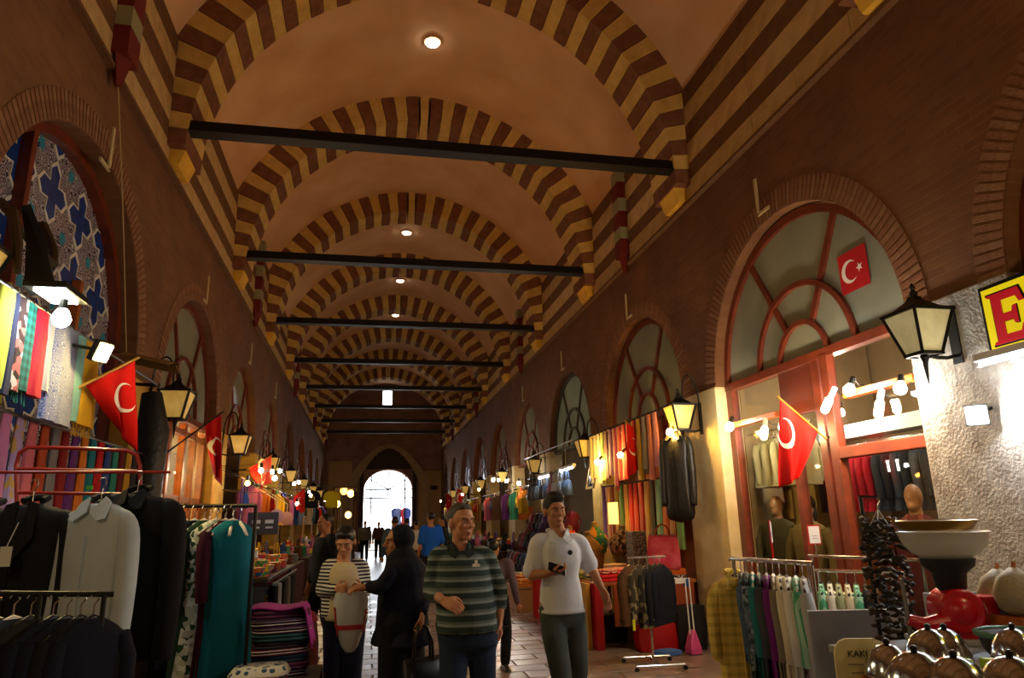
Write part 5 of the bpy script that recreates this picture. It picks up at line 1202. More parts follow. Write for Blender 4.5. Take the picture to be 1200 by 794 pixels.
# --- folded textiles piled by the aisle
def pile(cx, cy, z0, n, w_, d_, h_, cols, what, rz_=0, jit=.03):
    z = z0
    for k in range(n):
        c, nm = cols[k % len(cols)]; hh = h_*rnd(.85, 1.15)
        folded('%s folded textile, %s from the bottom of the %s' % (nm, ORD[k], what), fab('pile '+nm, c, pat='sz' if k % 3 == 0 else 'noise', col2='b8b0b8' if k % 3 == 0 else c, sc=45, thr=.7), (cx+rnd(-jit, jit), cy+rnd(-jit, jit), z), rz_+rnd(-.08, .08), w=w_*rnd(.94, 1.04), d=d_*rnd(.94, 1.04), h=hh, layers=2, group='textiles in the '+what); z += hh+.001
    return z
pc = AZ(322, 790, .35)
tag(MB().box((pc.x, pc.y+.1, .17), (.78, .6, .34)).build('low_bench', m_dark, bevel=.01), 'low dark bench under the striped textile pile', 'bench')
zz = pile(pc.x, pc.y+.1, .342, 9, .50, .46, .058, [('3c2a44', 'dark plum'), ('56294a', 'purple striped'), ('2f3c4c', 'slate blue'), ('6a2a3c', 'wine'), ('35303a', 'charcoal'), ('2c5058', 'teal grey'), ('4a2c50', 'violet')], 'striped pile by the aisle', .25)
t = thing('draped_shawl', 'magenta shawl draped over the top of the striped pile', 'shawl', (pc.x+.03, pc.y+.1, zz)); MB().sheet(lambda u, v: ((u-.5)*.56, (v-.5)*.44, .015+.012*sin(9*u)+(-.34*max(0, u-.86)/.14 if u > .86 else 0)), 24, 12, .01).build('cloth', fab('magenta shawl', '8c1f7c'), t, smooth=60)
t = thing('draped_cloth', 'dark red cloth hanging down beside the striped pile', 'cloth', (pc.x+.36, pc.y+.05, .02)); MB().sheet(lambda u, v: (.06+.03*sin(8*u)+.04*(1-v), (u-.5)*.42, .62*v), 16, 8, .012).build('cloth', fab('dk red cloth', '5c1016'), t, smooth=60)
pd = AZ(305, 800, .55)
tag(MB().box((pd.x, pd.y-.05, .25), (.42, .4, .5)).build('low_stool', m_dark, bevel=.01), 'low dark stool under the dotted cushions', 'stool')
for k, (c, c2, nm) in enumerate((('b01c38', 'd8a0a8', 'red and white printed'), ('c4c4bc', '2a4a6a', 'white cushion with blue dots'))):
    o = MB().loft([(0, 0, 0, .17, .15), (0, 0, .04, .2, .18), (0, 0, .08, .17, .15), (0, 0, .085, .1, .08)], 24, 4).build('cushion', fab('cush '+nm, c, pat='dots', col2=c2, sc=18, thr=.35), smooth=60); o.location = (pd.x, pd.y-.05, .502+k*.086); tag(o, '%s lying in the bottom left by the aisle' % nm, 'cushion')
py_ = AZ(300, 706, .62)
tag(MB().box((py_.x, py_.y, .3), (.6, .7, .6)).build('low_bench', m_dark, bevel=.01), 'low dark bench under the bright folded towels', 'bench')
pile(py_.x-.02, py_.y-.05, .602, 5, .36, .4, .062, [('b8782a', 'orange yellow'), ('c0a030', 'yellow'), ('3a6a98', 'blue striped'), ('8aa8a0', 'pale green'), ('8a2a6c', 'magenta')], 'bright towel pile', .2)
t = thing('draped_towel', 'pinkish striped towel hanging over the bright pile', 'towel', (py_.x+.2, py_.y-.05, .62)); MB().sheet(lambda u, v: (.02+.05*(1-v)+.01*sin(9*u), (u-.5)*.36, .27*v), 12, 6, .012).build('cloth', fab('pink towel', 'b07a6a', pat='sy', col2='5a7a8a', sc=12), t)
pr_ = AZ(344, 734, .5)
t = thing('cloth_heap', 'dark red heap of cloth behind the striped pile', 'cloth heap', (pr_.x, pr_.y, 0)); MB().loft([(0, 0, 0, .28, .26), (0, 0, .3, .28, .25), (0, 0, .52, .25, .23), (.02, 0, .66, .16, .15), (.02, 0, .70, .05, .05)], 28, 2.3, .05, 8).build('heap', fab('red heap', '4c1416', pat='noise', col2='2c1012', sc=9), t, smooth=60); MB().loft([(.02, -.03, .56, .25, .2), (.02, -.03, .64, .21, .18), (.02, -.05, .70, .1, .1)], 20, 2, .05, 6).build('top_cloth', fab('red heap top', '6a1a1e'), t, smooth=60)
hb = AZ(372, 718, .0)
handbag('olive tan handbag standing at the edge of the aisle by the left table', fab('tan bag', '6c5a2c', rough=.5), (hb.x-.15, hb.y+.3, .62), R(60), w=.36, h=.36, d=.18, hh=.25)

# --- table with trousers hanging in front
tl = table('long dark table of small souvenirs along the left aisle', -3.2, -2.05, 9.2, 12.3, .98, M('dark table', '2c2420', .6), m_black)
MB().cyl((.62, -1.5, -.04+.95), (.62, 1.5, -.04+.95), .012, n=8).build('front_rail', m_black, tl)
MB().cyl((-.55, -1.60, .91), (.62, -1.60, .91), .012, n=8).build('front_rail', m_black, tl)
TR = [('white', 'c8c4c0'), ('white', 'bdb9b4'), ('grey', '7a7a7c'), ('black', '141417'), ('charcoal', '2a2a2e'), ('black', '17171a'), ('light grey', '9a9a98'), ('black', '121214'), ('dark grey', '3a3a3e'), ('mid grey', '5c5c5e'), ('black', '141416'), ('charcoal', '2c2c30')]
def trousers(label, m_, loc, rz_, group=None):
    t = thing('trousers', label, 'trousers', loc, rz_, group)
    MB().loft([(0, 0, 0, .045, .13), (0, 0, -.2, .05, .14), (0, 0, -.24, .05, .14)], 14, 3).build('waist', m_, t, smooth=60)
    for s in (-1, 1): MB().loft([(0, s*.065, -.22, .045, .07), (0, s*.07, -.5, .04, .06), (0, s*.07, -.80, .045, .065)], 12, 2.5).build('leg', m_, t, smooth=60)
    return t
for k, (nm, c) in enumerate(TR): trousers('%s trousers, %s along the front of the left table' % (nm, ORD[k]), fab('tr '+nm, c), (-2.55+k*.09 if k < 5 else -2.0, 9.12 if k < 5 else 9.35+(k-5)*.36, .90), (PI/2+.5) if k < 5 else .35, 'trousers before the left table')
random.seed(21)
cc = [('orange', 'c86a1c'), ('red', 'b81c1c'), ('purple', '6a2a7c'), ('yellow', 'd0a81c'), ('blue', '2a5a9c'), ('green', '3a8a4c'), ('pink', 'c85a8a'), ('white', 'c8c4bc'), ('brown', '6a4426'), ('copper', 'a85a2c')]
for r_ in range(4):
    for k in range(9):
        nm, c = cc[(k*3+r_*7) % 10]; x, y = -2.2-r_*.26+rnd(-.04, .04), 9.4+k*.32+rnd(-.05, .05)
        t = thing('trinket_box' if (k+r_) % 2 else 'painted_bowl', '%s %s, %s in the %s row of the souvenir table' % (nm, 'trinket box' if (k+r_) % 2 else 'painted bowl', ORD[k], ORD[r_]), 'souvenir', (x, y, .98), rnd(0, 3), 'souvenirs on the left table')
        m_ = M('souv '+nm, c, .35, pat='floral', col2=cc[(k+r_+4) % 10][1], col3=cc[(k+5) % 10][1], sc=26)
        if (k+r_) % 2:
            h_ = rnd(.08, .2); MB().box((0, 0, h_/2), (.16, .13, h_)).build('box', m_, t, bevel=.008); MB().box((0, 0, h_+.012), (.17, .14, .024)).build('lid', m_, t)
        else:
            MB().lathe([(.04, 0), (.05, .01), (.10, .07), (.115, .12), (.108, .12), (.04, .02)], n=16).build('bowl', m_, t, smooth=50); MB().lathe([(.118, .115), (.122, .122), (.115, .128)], n=16).build('rim', M('gilt', ''), t)
# --- second left shop front (wood and lit glass), third and beyond
yc = BAY_Y[4]
sf2 = thing('shop_facade', 'orange wooden glazed facade of the second shop on the left', 'facade', (-WX-.17, yc, 0))
for y in (-1.6, -1.15, -.45, .35, 1.0, 1.6): MB().box((0, y, 1.55), (.1, .11, 3.1)).build('post', m_wood2, sf2, bevel=.006)
for z in (.5, 2.0, 2.95): MB().box((0, 0, z), (.08, 3.2, .09)).build('rail', m_wood2, sf2, bevel=.006)
MB().box((0, 0, .25), (.04, 3.2, .45)).build('lower_panel', m_wood2, sf2)
for a, b in ((-1.55, -1.2), (-1.1, -.5), (-.4, .3), (.4, .95), (1.05, 1.55)): MB().box((0, (a+b)/2, 1.75), (.008, b-a, 2.4)).build('pane', m_glass, sf2)
bulb((-4.3, 10.2, 2.7), 'warm bulb hanging inside the second shop on the left', 'ffcf80', 45, hang=5.0)
bulb((-4.5, 11.6, 2.6), 'cool bulb hanging inside the second shop on the left', 'eef6ff', 40, hang=5.0)
tag(MB().box((-4.4, 10.7, .6), (.7, 3.0, 1.2)).build('display_counter', m_wood2, bevel=.01), 'wooden display counter inside the second shop on the left', 'counter')
for k in range(6): scarf('%s pale scarf displayed inside the second left shop' % ORD[k], fab('pale sc %d' % (k % 3), ('c8c0b0', 'a8b0b8', 'b8a888')[k % 3]), (-5.2, 9.6+k*.4, 2.3), PI/2, w=.3, L=.9, group='pale scarves inside the second left shop')
rail('rail of pale scarves inside the second left shop', (-5.2, 9.3, 2.31), (-5.2, 12.1, 2.31), (), m=m_steel)
fA, fB = AX(216, 515, -3.3), AX(259, 484, -2.9)
flag('red flag drooping from a long pole before the second left shop', fA+(fB-fA)*.55, fB, AX(258, 568, -2.9), AX(250, 555, -3.0), (-3.3, 11, 2.6), emb=(.5, .45), es=.13, th0=R(20), fold=.04, ext=.75, st=False, mp=m_black, sides=(1, -1))
# ================================================================== FAR STALLS
random.seed(33)
FC = [('black', '17171a'), ('red', 'a81a1c'), ('white', 'c4c0b8'), ('blue', '2a4a8c'), ('grey', '6a6a6c'), ('yellow', 'c8a020'), ('brown', '54361e'), ('pink', 'b8607c'), ('orange', 'b8601c'), ('green', '2f6a44'), ('purple', '55286a')]
def far_stall(side, bi, dense, lamp, bulbs=2, dark=False):
    yc = BAY_Y[bi]; sd = 'right' if side > 0 else 'left'; nm = '%s stall on the %s' % (ORD[bi-3], sd)
    xw = side*(WX-.3)
    if not (side > 0 and bi == 5):
        table('goods table of the %s' % nm, min(side*2.25, side*3.3), max(side*2.25, side*3.3), yc-1.6, yc+1.6, .85, m_dark, m_black, skirt=({'m': fab('stall skirt %d' % (bi % 3), ('3a2a24', '26262c', '4a1c1c')[bi % 3])}, 'x-' if side > 0 else 'x+', 'y-'))
        for r_ in range(2):
            for k in range(dense):
                cn, c = FC[(k*3+r_*5+bi) % 11] if not dark else FC[(0, 6, 4, 10, 0, 1)[(k+r_) % 6]]
                y = yc-1.45+2.9*(k+.5)/dense; x = side*(2.5+.42*r_)
                if (k+r_) % 3 == 0: handbag('%s bag, %s in the %s row of the %s' % (cn, ORD[k], ('front', 'back')[r_], nm), fab('far '+cn, c, rough=.5), (x, y, .85+.442), PI/2+rnd(-.4, .4), w=.28, h=.26, d=.14, hh=.18, group='goods of the '+nm)
                elif (k+r_) % 3 == 1: folded('%s folded cloth, %s in the %s row of the %s' % (cn, ORD[k], ('front', 'back')[r_], nm), fab('far '+cn, c), (x, y, .851), rnd(-.2, .2), w=.3, d=.24, h=rnd(.12, .3), layers=3, group='goods of the '+nm)
                else:
                    t = thing('souvenir_jar', '%s jar, %s in the %s row of the %s' % (cn, ORD[k], ('front', 'back')[r_], nm), 'jar', (x, y, .851), 0, 'goods of the '+nm); h_ = rnd(.16, .34)
                    MB().lathe([(.05, 0), (.09, h_*.2), (.10, h_*.5), (.05, h_*.85), (.06, h_)], n=14).build('body', M('jar '+cn, c, .3), t, smooth=50); MB().lathe([(.062, h_), (.05, h_+.03), (.01, h_+.05)], n=12).build('lid', M('gilt', ''), t)
    # hanging rail
    rail('hanging rail of the %s' % nm, (xw, yc-1.7, 2.45), (xw, yc+1.7, 2.45), (), m=m_steel)
    for s in (-1, 1): tag(MB().bar((side*(WX+.1), yc+s*1.65, 2.5), (xw, yc+s*1.65, 2.45), .025, .025).build('rail_bracket', m_black), '%s bracket of the hanging rail at the %s' % ('far' if s > 0 else 'near', nm), 'bracket')
    for k in range(dense):
        cn, c = FC[(k*4+bi*2+(3 if side > 0 else 0)) % 11]; y = yc-1.6+3.2*(k+.5)/dense
        q = (k+bi) % 3
        if q == 0: handbag('%s bag hanging %s on the rail of the %s' % (cn, ORD[k], nm), fab('far '+cn, c, rough=.5), (xw, y, 2.475), PI/2+.2, w=.34, h=.3, d=.14, hh=.25, group='hanging goods of the '+nm)
        elif q == 1: rail_garment('%s garment hanging %s on the rail of the %s' % (cn, ORD[k], nm), fab('far '+cn, c), (xw, y, 2.46), .5, L=.75, w=.4, th=.12, group='hanging goods of the '+nm)
        else: scarf('%s scarf hanging %s on the rail of the %s' % (cn, ORD[k], nm), fab('far '+cn, c), (xw, y, 2.45), PI/2, w=.24, L=.85, group='hanging goods of the '+nm)
    for k in range(bulbs):
        col = ('ffd27a', 'f2f8ff', 'ffc25a')[(k+bi+(1 if side > 0 else 0)) % 3]
        y = yc-1.2+2.4*(k+.5)/bulbs
        bulb((side*2.75, y, 2.62+.1*(k % 2)), '%s bulb over the %s' % (('near', 'far', 'last')[k], nm), col, lamp*.6, .04, wall=(xw, y, 2.45), d=(0, 0, -1))
far_stall(1, 6, 8, 14, 2, True)
for bi in (7, 8, 9, 10): far_stall(1, bi, 6, 12, 1)
for bi in (5, 6): far_stall(-1, bi, 8, 16, 2)
for bi in (7, 8, 9, 10): far_stall(-1, bi, 6, 12, 1)
for s in (1, -1):  # unseen bulbs added beside and behind the viewer to brighten the foreground
    for y in (1.6, -2.4, -6.4):
        bulb((s*2.85, y, 2.75), '%s added unseen bulb lighting the foreground, behind the viewer on the %s' % (('near', 'middle', 'last')[[1.6, -2.4, -6.4].index(y)], 'right' if s > 0 else 'left'), 'ffdca8', 15, .05, wall=(s*3.5, y-1.9, 2.9))
# more lights and signs seen along the left
for px, py, x, lb, col, pw in ((290, 566, -2.9, 'small orange glowing bulb before the third left shop', 'ffa23c', 10), (306, 551, -2.7, 'cool white bulb above the souvenir table', 'f0f6ff', 14), (322, 560, -2.5, 'cool white bulb right of the other one over the souvenir table', 'f0f6ff', 10), (364, 580, -2.4, 'warm bulb among the yellow shirts on the left', 'ffc24c', 14), (348, 590, -2.6, 'warm low bulb between the hanging hats', 'ffc860', 10)):
    p = AX(px, py, x); bulb(p, lb, col, pw*.35, .04, wall=(-3.5, p.y, 2.6))
bulb(AX(578, 562, 2.75), 'cool white bulb at the far end of the bag stall', 'f4faff', 8, .05, wall=(3.5, AX(578, 562, 2.75).y, 2.5))
bulb(AX(608, 566, 2.95), 'white bulb inside the bag shop above the yellow handbag', 'fff4dc', 8, .05, wall=(3.5, AX(608, 566, 2.95).y, 2.6))
for A_, B_, C_, D_, xa, lb in (((292, 548), (318, 533), (317, 568), (300, 566), -3.0, 'red flag with white crescent beside the third left shop'), ((344, 582), (357, 571), (357, 602), (348, 598), -2.8, 'small red flag far along the left wall'), ((545, 578), (535, 571), (534, 592), (541, 592), 2.8, 'small red flag far along the right wall'), ((530, 583), (524, 577), (523, 595), (528, 595), 2.7, 'farthest small red flag along the right wall')):
    s = 1 if xa > 0 else -1
    a, b, c, d = AX(*A_, xa+s*.15), AX(*B_, xa-s*.1), AX(*C_, xa-s*.1), AX(*D_, xa)
    flag(lb, a, b, c, d, (s*3.3, a.y, a.z), emb=(.5, .45), es=.22*(b-a).length, th0=R(150 if s > 0 else -10), fold=.03, wall=(s*3.46, a.y, a.z-.05), st=False, sides=(1, -1))
# round pink trays and a jersey on the left
for k, (px, py) in enumerate(((324, 605), (336, 607))):
    p = AX(px, py, -2.62); t = thing('hanging_tray', 'round pinkish tray, %s of two hanging over the souvenir table' % ORD[k], 'tray', p); MB().lathe([(.001, -.01), (.13, -.01), (.14, .01), (.13, .015), (.001, .0)], (0, 0, 0), 20, Matrix.Rotation(PI/2, 3, 'X')).build('plate', M('pink tray', 'b88a94', .4), t, smooth=40); MB().tube([(0, 0, .13), (0, .02, .3), (-3.48-p.x, .05, 2.6-p.z)], .006, 5).build('string', m_white, t)
p = AX(368, 578, -2.7); jy = coat('black shirt with yellow number 20 hanging among far left goods', fab('jersey black', '121212'), p+V((-.1, .34, .26)), R(5), L=.6, w=.42, dep=.16, collar=None, sleeve=.25, open_=False, cat='shirt', name='shirt')
text_obj('number', '20', .22, M('number yellow', 'd8b020', .6), jy, Matrix.Translation((0, -.095, -.50)) @ Matrix.Rotation(PI/2, 4, 'X'))
coat('plain yellow shirt hanging right of the numbered black shirt', fab('jersey yellow', 'c8a812'), p+V((.55, .9, .26)), R(5), L=.6, w=.42, dep=.16, collar=None, sleeve=.25, open_=False, cat='shirt', name='shirt')
rail('rack holding the black and yellow shirts far left', p+V((-.5, 0, .26)), p+V((.9, 1.2, .26)), (.02, .98), m=m_steel)
bw = thing('hanging_sign', 'dark blue framed picture sign over the souvenir table', 'sign', AX(308, 613, -2.7)); MB().box((0, 0, 0), (.52, .03, .38)).build('board', M('navy board', '141a2c', .5), bw)
for s in (-1, 1): MB().box((s*.11, -.02, .03), (.14, .01, .06)).build('picture', M('pale print', '8a94a0', .5), bw); MB().box((s*.11, -.02, -.07), (.12, .01, .03)).build('picture', M('pale print', ''), bw); MB().tube([(s*.2, 0, .19), (s*.2, 0, .5), (-3.5-bw.location.x, 0, .6)], .006, 5).build('wire', m_steel, bw)
# lit lanterns glowing far left before the end wall
for k, (px, py, c) in enumerate(((403, 575, 'ff9a3c'), (411, 578, 'ffb050'), (395, 590, 'ffc860'), (408, 603, 'ffa850'))):
    p = AY(px, py, 27+k); t = thing('mosaic_lamp', '%s glowing orange mosaic lamp far left near the end wall' % ORD[k], 'lamp', p, 0, 'mosaic lamps'); MB().ball((0, 0, 0), (.13, .13, .14), 10, 8).build('globe', emit_mat('mosaic '+c, c, 5*GAIN), t, smooth=True); MB().cyl((0, 0, .13), (0, 0, 2.9-p.z if p.z < 2.8 else .5), .008, n=5).build('chain', m_black, t)
tag(MB().box((-1.75, 28.6, 2.9), (.85, 4, .04)).build('lamp_canopy', m_dark), 'dark canopy board holding the mosaic lamps', 'canopy')
for x_, y_ in ((-2.12, 26.8), (-2.12, 30.4), (-1.4, 26.8), (-1.4, 30.4)): tag(MB().cyl((x_, y_, 0), (x_, y_, 2.88), .03).build('canopy_post', m_dark), '%s %s post of the mosaic lamp canopy' % ('near' if y_ < 28 else 'far', 'outer' if x_ < -2 else 'inner'), 'post')
# clothes on show in the street outside the far door
oa, ob = AY(462, 577, YE+2.2), AY(478, 577, YE+2.2); oa.z = ob.z = 2.6
rail('rack of clothes standing in the daylight outside the far door', oa+V((-.3, 0, 0)), ob+V((.3, 0, 0)), (.02, .98), m=m_steel)
for k, (u, c, nm) in enumerate(((.1, '3a4a7c', 'blue'), (.3, '5a6a94', 'denim'), (.8, 'a83038', 'red'), (.95, '2c3c7a', 'navy'))): rail_garment('%s garment hanging on the rack outside the far door' % nm, fab('out '+nm, c), oa.lerp(ob, u), .2, L=1.3, w=.4, th=.14, group='clothes outside the door')
# ================================================================== PEOPLE
m_skin = M('skin', 'b5805e', .55, col2='a87250', pat='noise', sc=6, spec=.3)
m_skin2 = M('skin tan', 'a5714e', .55, col2='956240', pat='noise', sc=6, spec=.3)
m_eyew = M('eye white', 'a89c90', .3); m_iris = M('iris dark', '1c120c', .2); m_lip = M('lip', '8e5746', .5); m_brow = M('brow dark', '1c1410', .8)
def limb(mb, pts, rad, n=12):
    """tapered limb with rounded ends along joints"""
    P = [V(p) for p in pts]; Q, Rr = [], []
    for i in range(len(P)-1):
        a, b, c, d = P[max(i-1, 0)], P[i], P[i+1], P[min(i+2, len(P)-1)]
        for k in range(5):
            t = k/5; Q.append(.5*((2*b)+(c-a)*t+(2*a-5*b+4*c-d)*t*t+(3*b-a-3*c+d)*t**3)); Rr.append(rad[i]+(rad[i+1]-rad[i])*t)
    Q.append(P[-1]); Rr.append(rad[-1])
    s, e = (Q[0]-Q[1]).normalized(), (Q[-1]-Q[-2]).normalized()
    Q = [Q[0]+s*Rr[0]*.9, Q[0]+s*Rr[0]*.55]+Q+[Q[-1]+e*Rr[-1]*.55, Q[-1]+e*Rr[-1]*.9]
    Rr = [Rr[0]*.3, Rr[0]*.8]+Rr+[Rr[-1]*.8, Rr[-1]*.3]
    return mb.tube(Q, Rr, n)
def hand(mb, w, d, nrm, side, curl=.5, k=1.0, spread=1.0):
    """palm, four unequal bent fingers and a thumb from the side of the palm"""
    d, nrm = V(d).normalized(), V(nrm); nrm = (nrm-d*nrm.dot(d)).normalized(); s = d.cross(nrm)*side
    w = V(w)
    for o in (-.028, -.009, .010, .028): limb(mb, [w+s*o*.55*k, w+(d*.045+s*o*.8)*k, w+(d*.088+s*o)*k], [.017*k, .0165*k, .0135*k], 8)
    for o, ln, c in ((-.030, .062, 1.1), (-.0105, .072, 1.0), (.0105, .078, .95), (.030, .070, .9)):
        p = w+(d*.088+s*o)*k; a = 0; pts = [p]; dd = d
        for q, fr in enumerate((.45, .32, .23)):
            a += curl*c*(.5 if q == 0 else .75); dd = d*cos(a)+nrm*sin(a); p = p+(dd+s*o*.9*spread)*ln*fr*k; pts.append(p)
        limb(mb, pts, [.0095*k, .009*k, .0085*k, .0075*k], 7)
    b = w+(d*.025+s*.026)*k
    limb(mb, [b, b+(d*.028+s*.026+nrm*.012)*k, b+(d*.055+s*.030+nrm*.03)*k, b+(d*.075+s*.022+nrm*.045)*k], [.016*k, .0125*k, .010*k, .008*k], 8)
def person(label, base, J, S):
    """J: joints in world metres (L = image left); S: look"""
    base = V(base); t = thing('person', label, 'person', base)
    J = {k: V(p)-base for k, p in J.items()}
    vox = S.get('vox', .008); k = S.get('k', 1.0); sk = S.get('skin', m_skin); fem = S.get('fem', 0)
    yaw, pit = R(S.get('yaw', 0)), R(S.get('pit', 0)); byaw = R(S.get('byaw', 0)); g = S.get('girth', 1.0)
    HM = Matrix.Translation(J['head']) @ Matrix.Rotation(yaw, 4, 'Z') @ Matrix.Rotation(pit, 4, 'X') @ Matrix.Scale(k*S.get('hk', 1), 4)
    hp = lambda *p: HM @ V(p)
    mb = MB(); h = MB()
    h.ball((0, .012, .028), (.075, .096, .093), 20, 14); h.ball((0, -.022, -.045), (.058, .066, .066), 18, 12); h.ball((0, -.062, -.092), (.027, .024, .02))
    h.ball((0, -.076, .030), (.056, .02, .014)); h.tube([(0, -.088, .022), (0, -.100, .0), (0, -.113, -.026), (0, -.098, -.034)], [.008, .011, .016, .010], 8)
    for s in (-1, 1):
        h.ball((s*.079, .012, -.006), (.010, .022, .033)); h.ball((s*.038, -.062, -.022), (.024, .022, .024)); h.ball((s*.013, -.100, -.030), (.009, .010, .008))
    h.ball((0, -.086, -.062), (.018, .010, .006)); h.ball((0, -.085, -.073), (.016, .010, .006))
    h.move(HM); mb.v, mb.f = h.v, h.f
    nk = J['neck']; limb(mb, [nk+V((0, .01, -.05)), nk+V((0, .005, .03)), hp(0, .02, -.05)], [.062*k, .055*k, .052*k])
    pel = (J['hipL']+J['hipR'])/2; up = nk-pel
    def ring(u, rx, ry, off=0):
        c = pel.lerp(nk, u); return (c.x, c.y+off, c.z, rx*k, ry*k)
    w = S.get('sw', .95 if fem else 1.0)
    tr = [ring(-.16, .10, .09), ring(-.08, .155*g, .115*g), ring(.06, .160*g, .118*g), ring(.28, .135*w*g, .105*g), ring(.48, .148*w*g, .115*g), ring(.68, .165*w, .118), ring(.84, .165*w, .098), ring(.93, .11, .075), ring(1.0, .065, .06)]
    mb.loft(tr, 24, 2.2, rz=byaw)
    for s in 'LR':
        limb(mb, [J['sh'+s].lerp(nk, .25), J['sh'+s], J['sh'+s].lerp(J['el'+s], .45), J['el'+s], J['el'+s].lerp(J['wr'+s], .35), J['wr'+s]], [.045*k, .048*k, .044*k, .036*k, .038*k, .025*k])
        limb(mb, [J['hip'+s]+V((0, 0, .04)), J['hip'+s].lerp(J['kn'+s], .3), J['kn'+s], J['kn'+s].lerp(J['an'+s], .35), J['an'+s]], [.085*k, .082*k, .055*k, .056*k, .036*k])
        a = J['an'+s]; limb(mb, [a+V((0, .04, -.03)), a+V((0, -.05, -.045)), a+V((0, -.14, -.06))], [.036*k, .034*k, .025*k])
        hd = S.get('hand'+s, {}); fw = hd.get('dir', J['wr'+s]-J['el'+s]); hand(mb, J['wr'+s]+V(fw).normalized()*.012, fw, hd.get('n', (0, 1, 0)), hd.get('side', 1 if s == 'L' else -1), hd.get('curl', .5), k)
    remesh(mb, 'body', sk, vox, t, 4)
    # face details
    if S.get('face', True):
        for s in (-1, 1):
            e = MB().ball((s*.031, -.086, .005), (.0115, .006, .0045), 10, 8).move(HM).build('eye', m_eyew, t, smooth=True)
            MB().ball((s*.031, -.091, .005), (.0048, .003, .0045), 8, 6).move(HM).build('iris', m_iris, e, smooth=True)
            MB().tube([(s*.014, -.094, .022), (s*.032, -.093, .027), (s*.050, -.083, .022)], [.0025, .0032, .002], 6).move(HM).build('eyebrow', S.get('brow', m_brow), t)
        MB().ball((0, -.093, -.063), (.017, .007, .004), 10, 6).ball((0, -.092, -.071), (.015, .007, .004), 10, 6).move(HM).build('lips', m_lip, t, smooth=True)
    # hair
    hr = S.get('hair')
    if hr:
        b = MB()
        for (c, r) in hr[1]: b.ball(c, r, 18, 12)
        b.move(HM); remesh(b, 'hair', hr[0], max(vox, .009), t, 3)
    # top garment
    tp = S.get('top')
    if tp:
        m_, inf, u0, slv = tp['m'], tp.get('inf', .016), tp.get('u0', -.12), tp.get('sleeve', .45)
        b = MB(); us = [u0, u0+.04, .02, .16, .30, .46, .64, .80, .90, .955]
        bel = tp.get('belly', 1.0); hem = tp.get('hem', 1.0)
        pr = {0: (.165*hem, .125*hem), 1: (.168*hem, .128*hem), 2: (.168*g, .128*g*bel), 3: (.162*g, .128*g*bel), 4: (.155*g, .122*g*bel), 5: (.160*w*g, .122*g), 6: (.172*w, .125), 7: (.172*w, .110), 8: (.135*w, .088), 9: (.078, .070)}
        b.loft([ring(u, pr[i][0]+inf/k, pr[i][1]+inf/k, -(bel-1)*.06 if 1 < i < 5 else 0) for i, u in enumerate(us)], 30, 2.3, tp.get('fold', .012), 9, 1, False, byaw)
        for s in 'LR':
            a, e, wr_ = J['sh'+s], J['el'+s], J['wr'+s]
            if slv <= .5: limb(b, [a.lerp(nk, .35), a, a.lerp(e, slv), a.lerp(e, slv*1.95)], [.046*k+inf*.6, .050*k+inf*.6, .052*k+inf*.7, .054*k+inf*.9])
            else:
                f = (slv-.5)*2; limb(b, [a.lerp(nk, .35), a, a.lerp(e, .5), e, e.lerp(wr_, f*.5), e.lerp(wr_, f)], [.046*k+inf*.6, .049*k+inf*.6, .047*k+inf*.6, .042*k+inf*.6, .040*k+inf*.6, (.033 if f > .8 else .040)*k+inf*.5])
        if tp.get('flare'):
            z1 = tp['flare']; b.loft([ring(u0+.1, .165*g+inf, .13*g+inf)]+[(pel.x, pel.y, pel.z*(1-q)+z1*q, (.165+.03*q)*g*k+inf, (.135+.03*q)*g*k+inf) for q in (.35, .7, 1.0)], 26, 2.3, .02, 7, 0, False, byaw)
        remesh(b, tp.get('name', 'shirt'), m_, S.get('cvox', .012), t, 5)
        if tp.get('collar'):
            for s in (-1, 1):
                c0 = nk; cr = Matrix.Rotation(byaw, 3, 'Z')
                P = [(s*.075, .02, .02), (s*.09, -.02, -.005), (s*.085, -.085, -.055), (s*.045, -.105, -.075), (s*.012, -.085, -.035), (s*.055, -.04, .03)]
                P = [c0+cr @ (V(p)*k) for p in P]
                MB().add(P+[p+V((0, -.012, .004)) for p in P], [tuple(range(6)), tuple(range(11, 5, -1))]+[(i, (i+1) % 6, 6+(i+1) % 6, 6+i) for i in range(6)]).build('collar', tp['collar'], t)
            MB().tube([nk+V((.08*cos(a)*k, .015+.065*sin(a)*k, .02-.012*sin(-a))) for a in [PI*q/8-.2 for q in range(10)]], .014, 6).build('neckband', tp['collar'], t)
    bt = S.get('legs')
    if bt:
        inf = bt.get('inf', .016); b = MB()
        b.loft([ring(u, rx+inf, ry+inf) for u, rx, ry in ((-.2, .10, .09), (-.12, .16*g, .118*g), (.0, .165*g, .125*g), (.10, .158*g, .122*g), (.14, .15*g, .118*g))], 26, 2.3, rz=byaw)
        for s in 'LR':
            hi, kn, an = J['hip'+s], J['kn'+s], J['an'+s]
            limb(b, [hi+V((0, 0, .03)), hi.lerp(kn, .35), kn, kn.lerp(an, .5), an+V((0, .01, .02))], [.09*g*k+inf, .085*k+inf, .064*k+inf, .060*k+inf, .054*k+inf])
        remesh(b, 'trousers', bt['m'], S.get('cvox', .012), t, 5)
        if bt.get('belt'):
            MB().loft([ring(u, .168*g+inf, .13*g+inf, -.004) for u in (.075, .08, .14, .145)], 30, 2.3, rz=byaw).build('belt', bt['belt'], t, smooth=60)
            c = pel.lerp(nk, .11); fd = Matrix.Rotation(byaw, 3, 'Z') @ V((0, -1, 0)); MB().box(c+fd*((.13*g+inf)*k+.012), (.05, .012, .04), rz=byaw).build('buckle', M('buckle brass', '8a7440', .3, metal=1), t)
    sh = S.get('shoe', M('black shoe', '151312', .4))
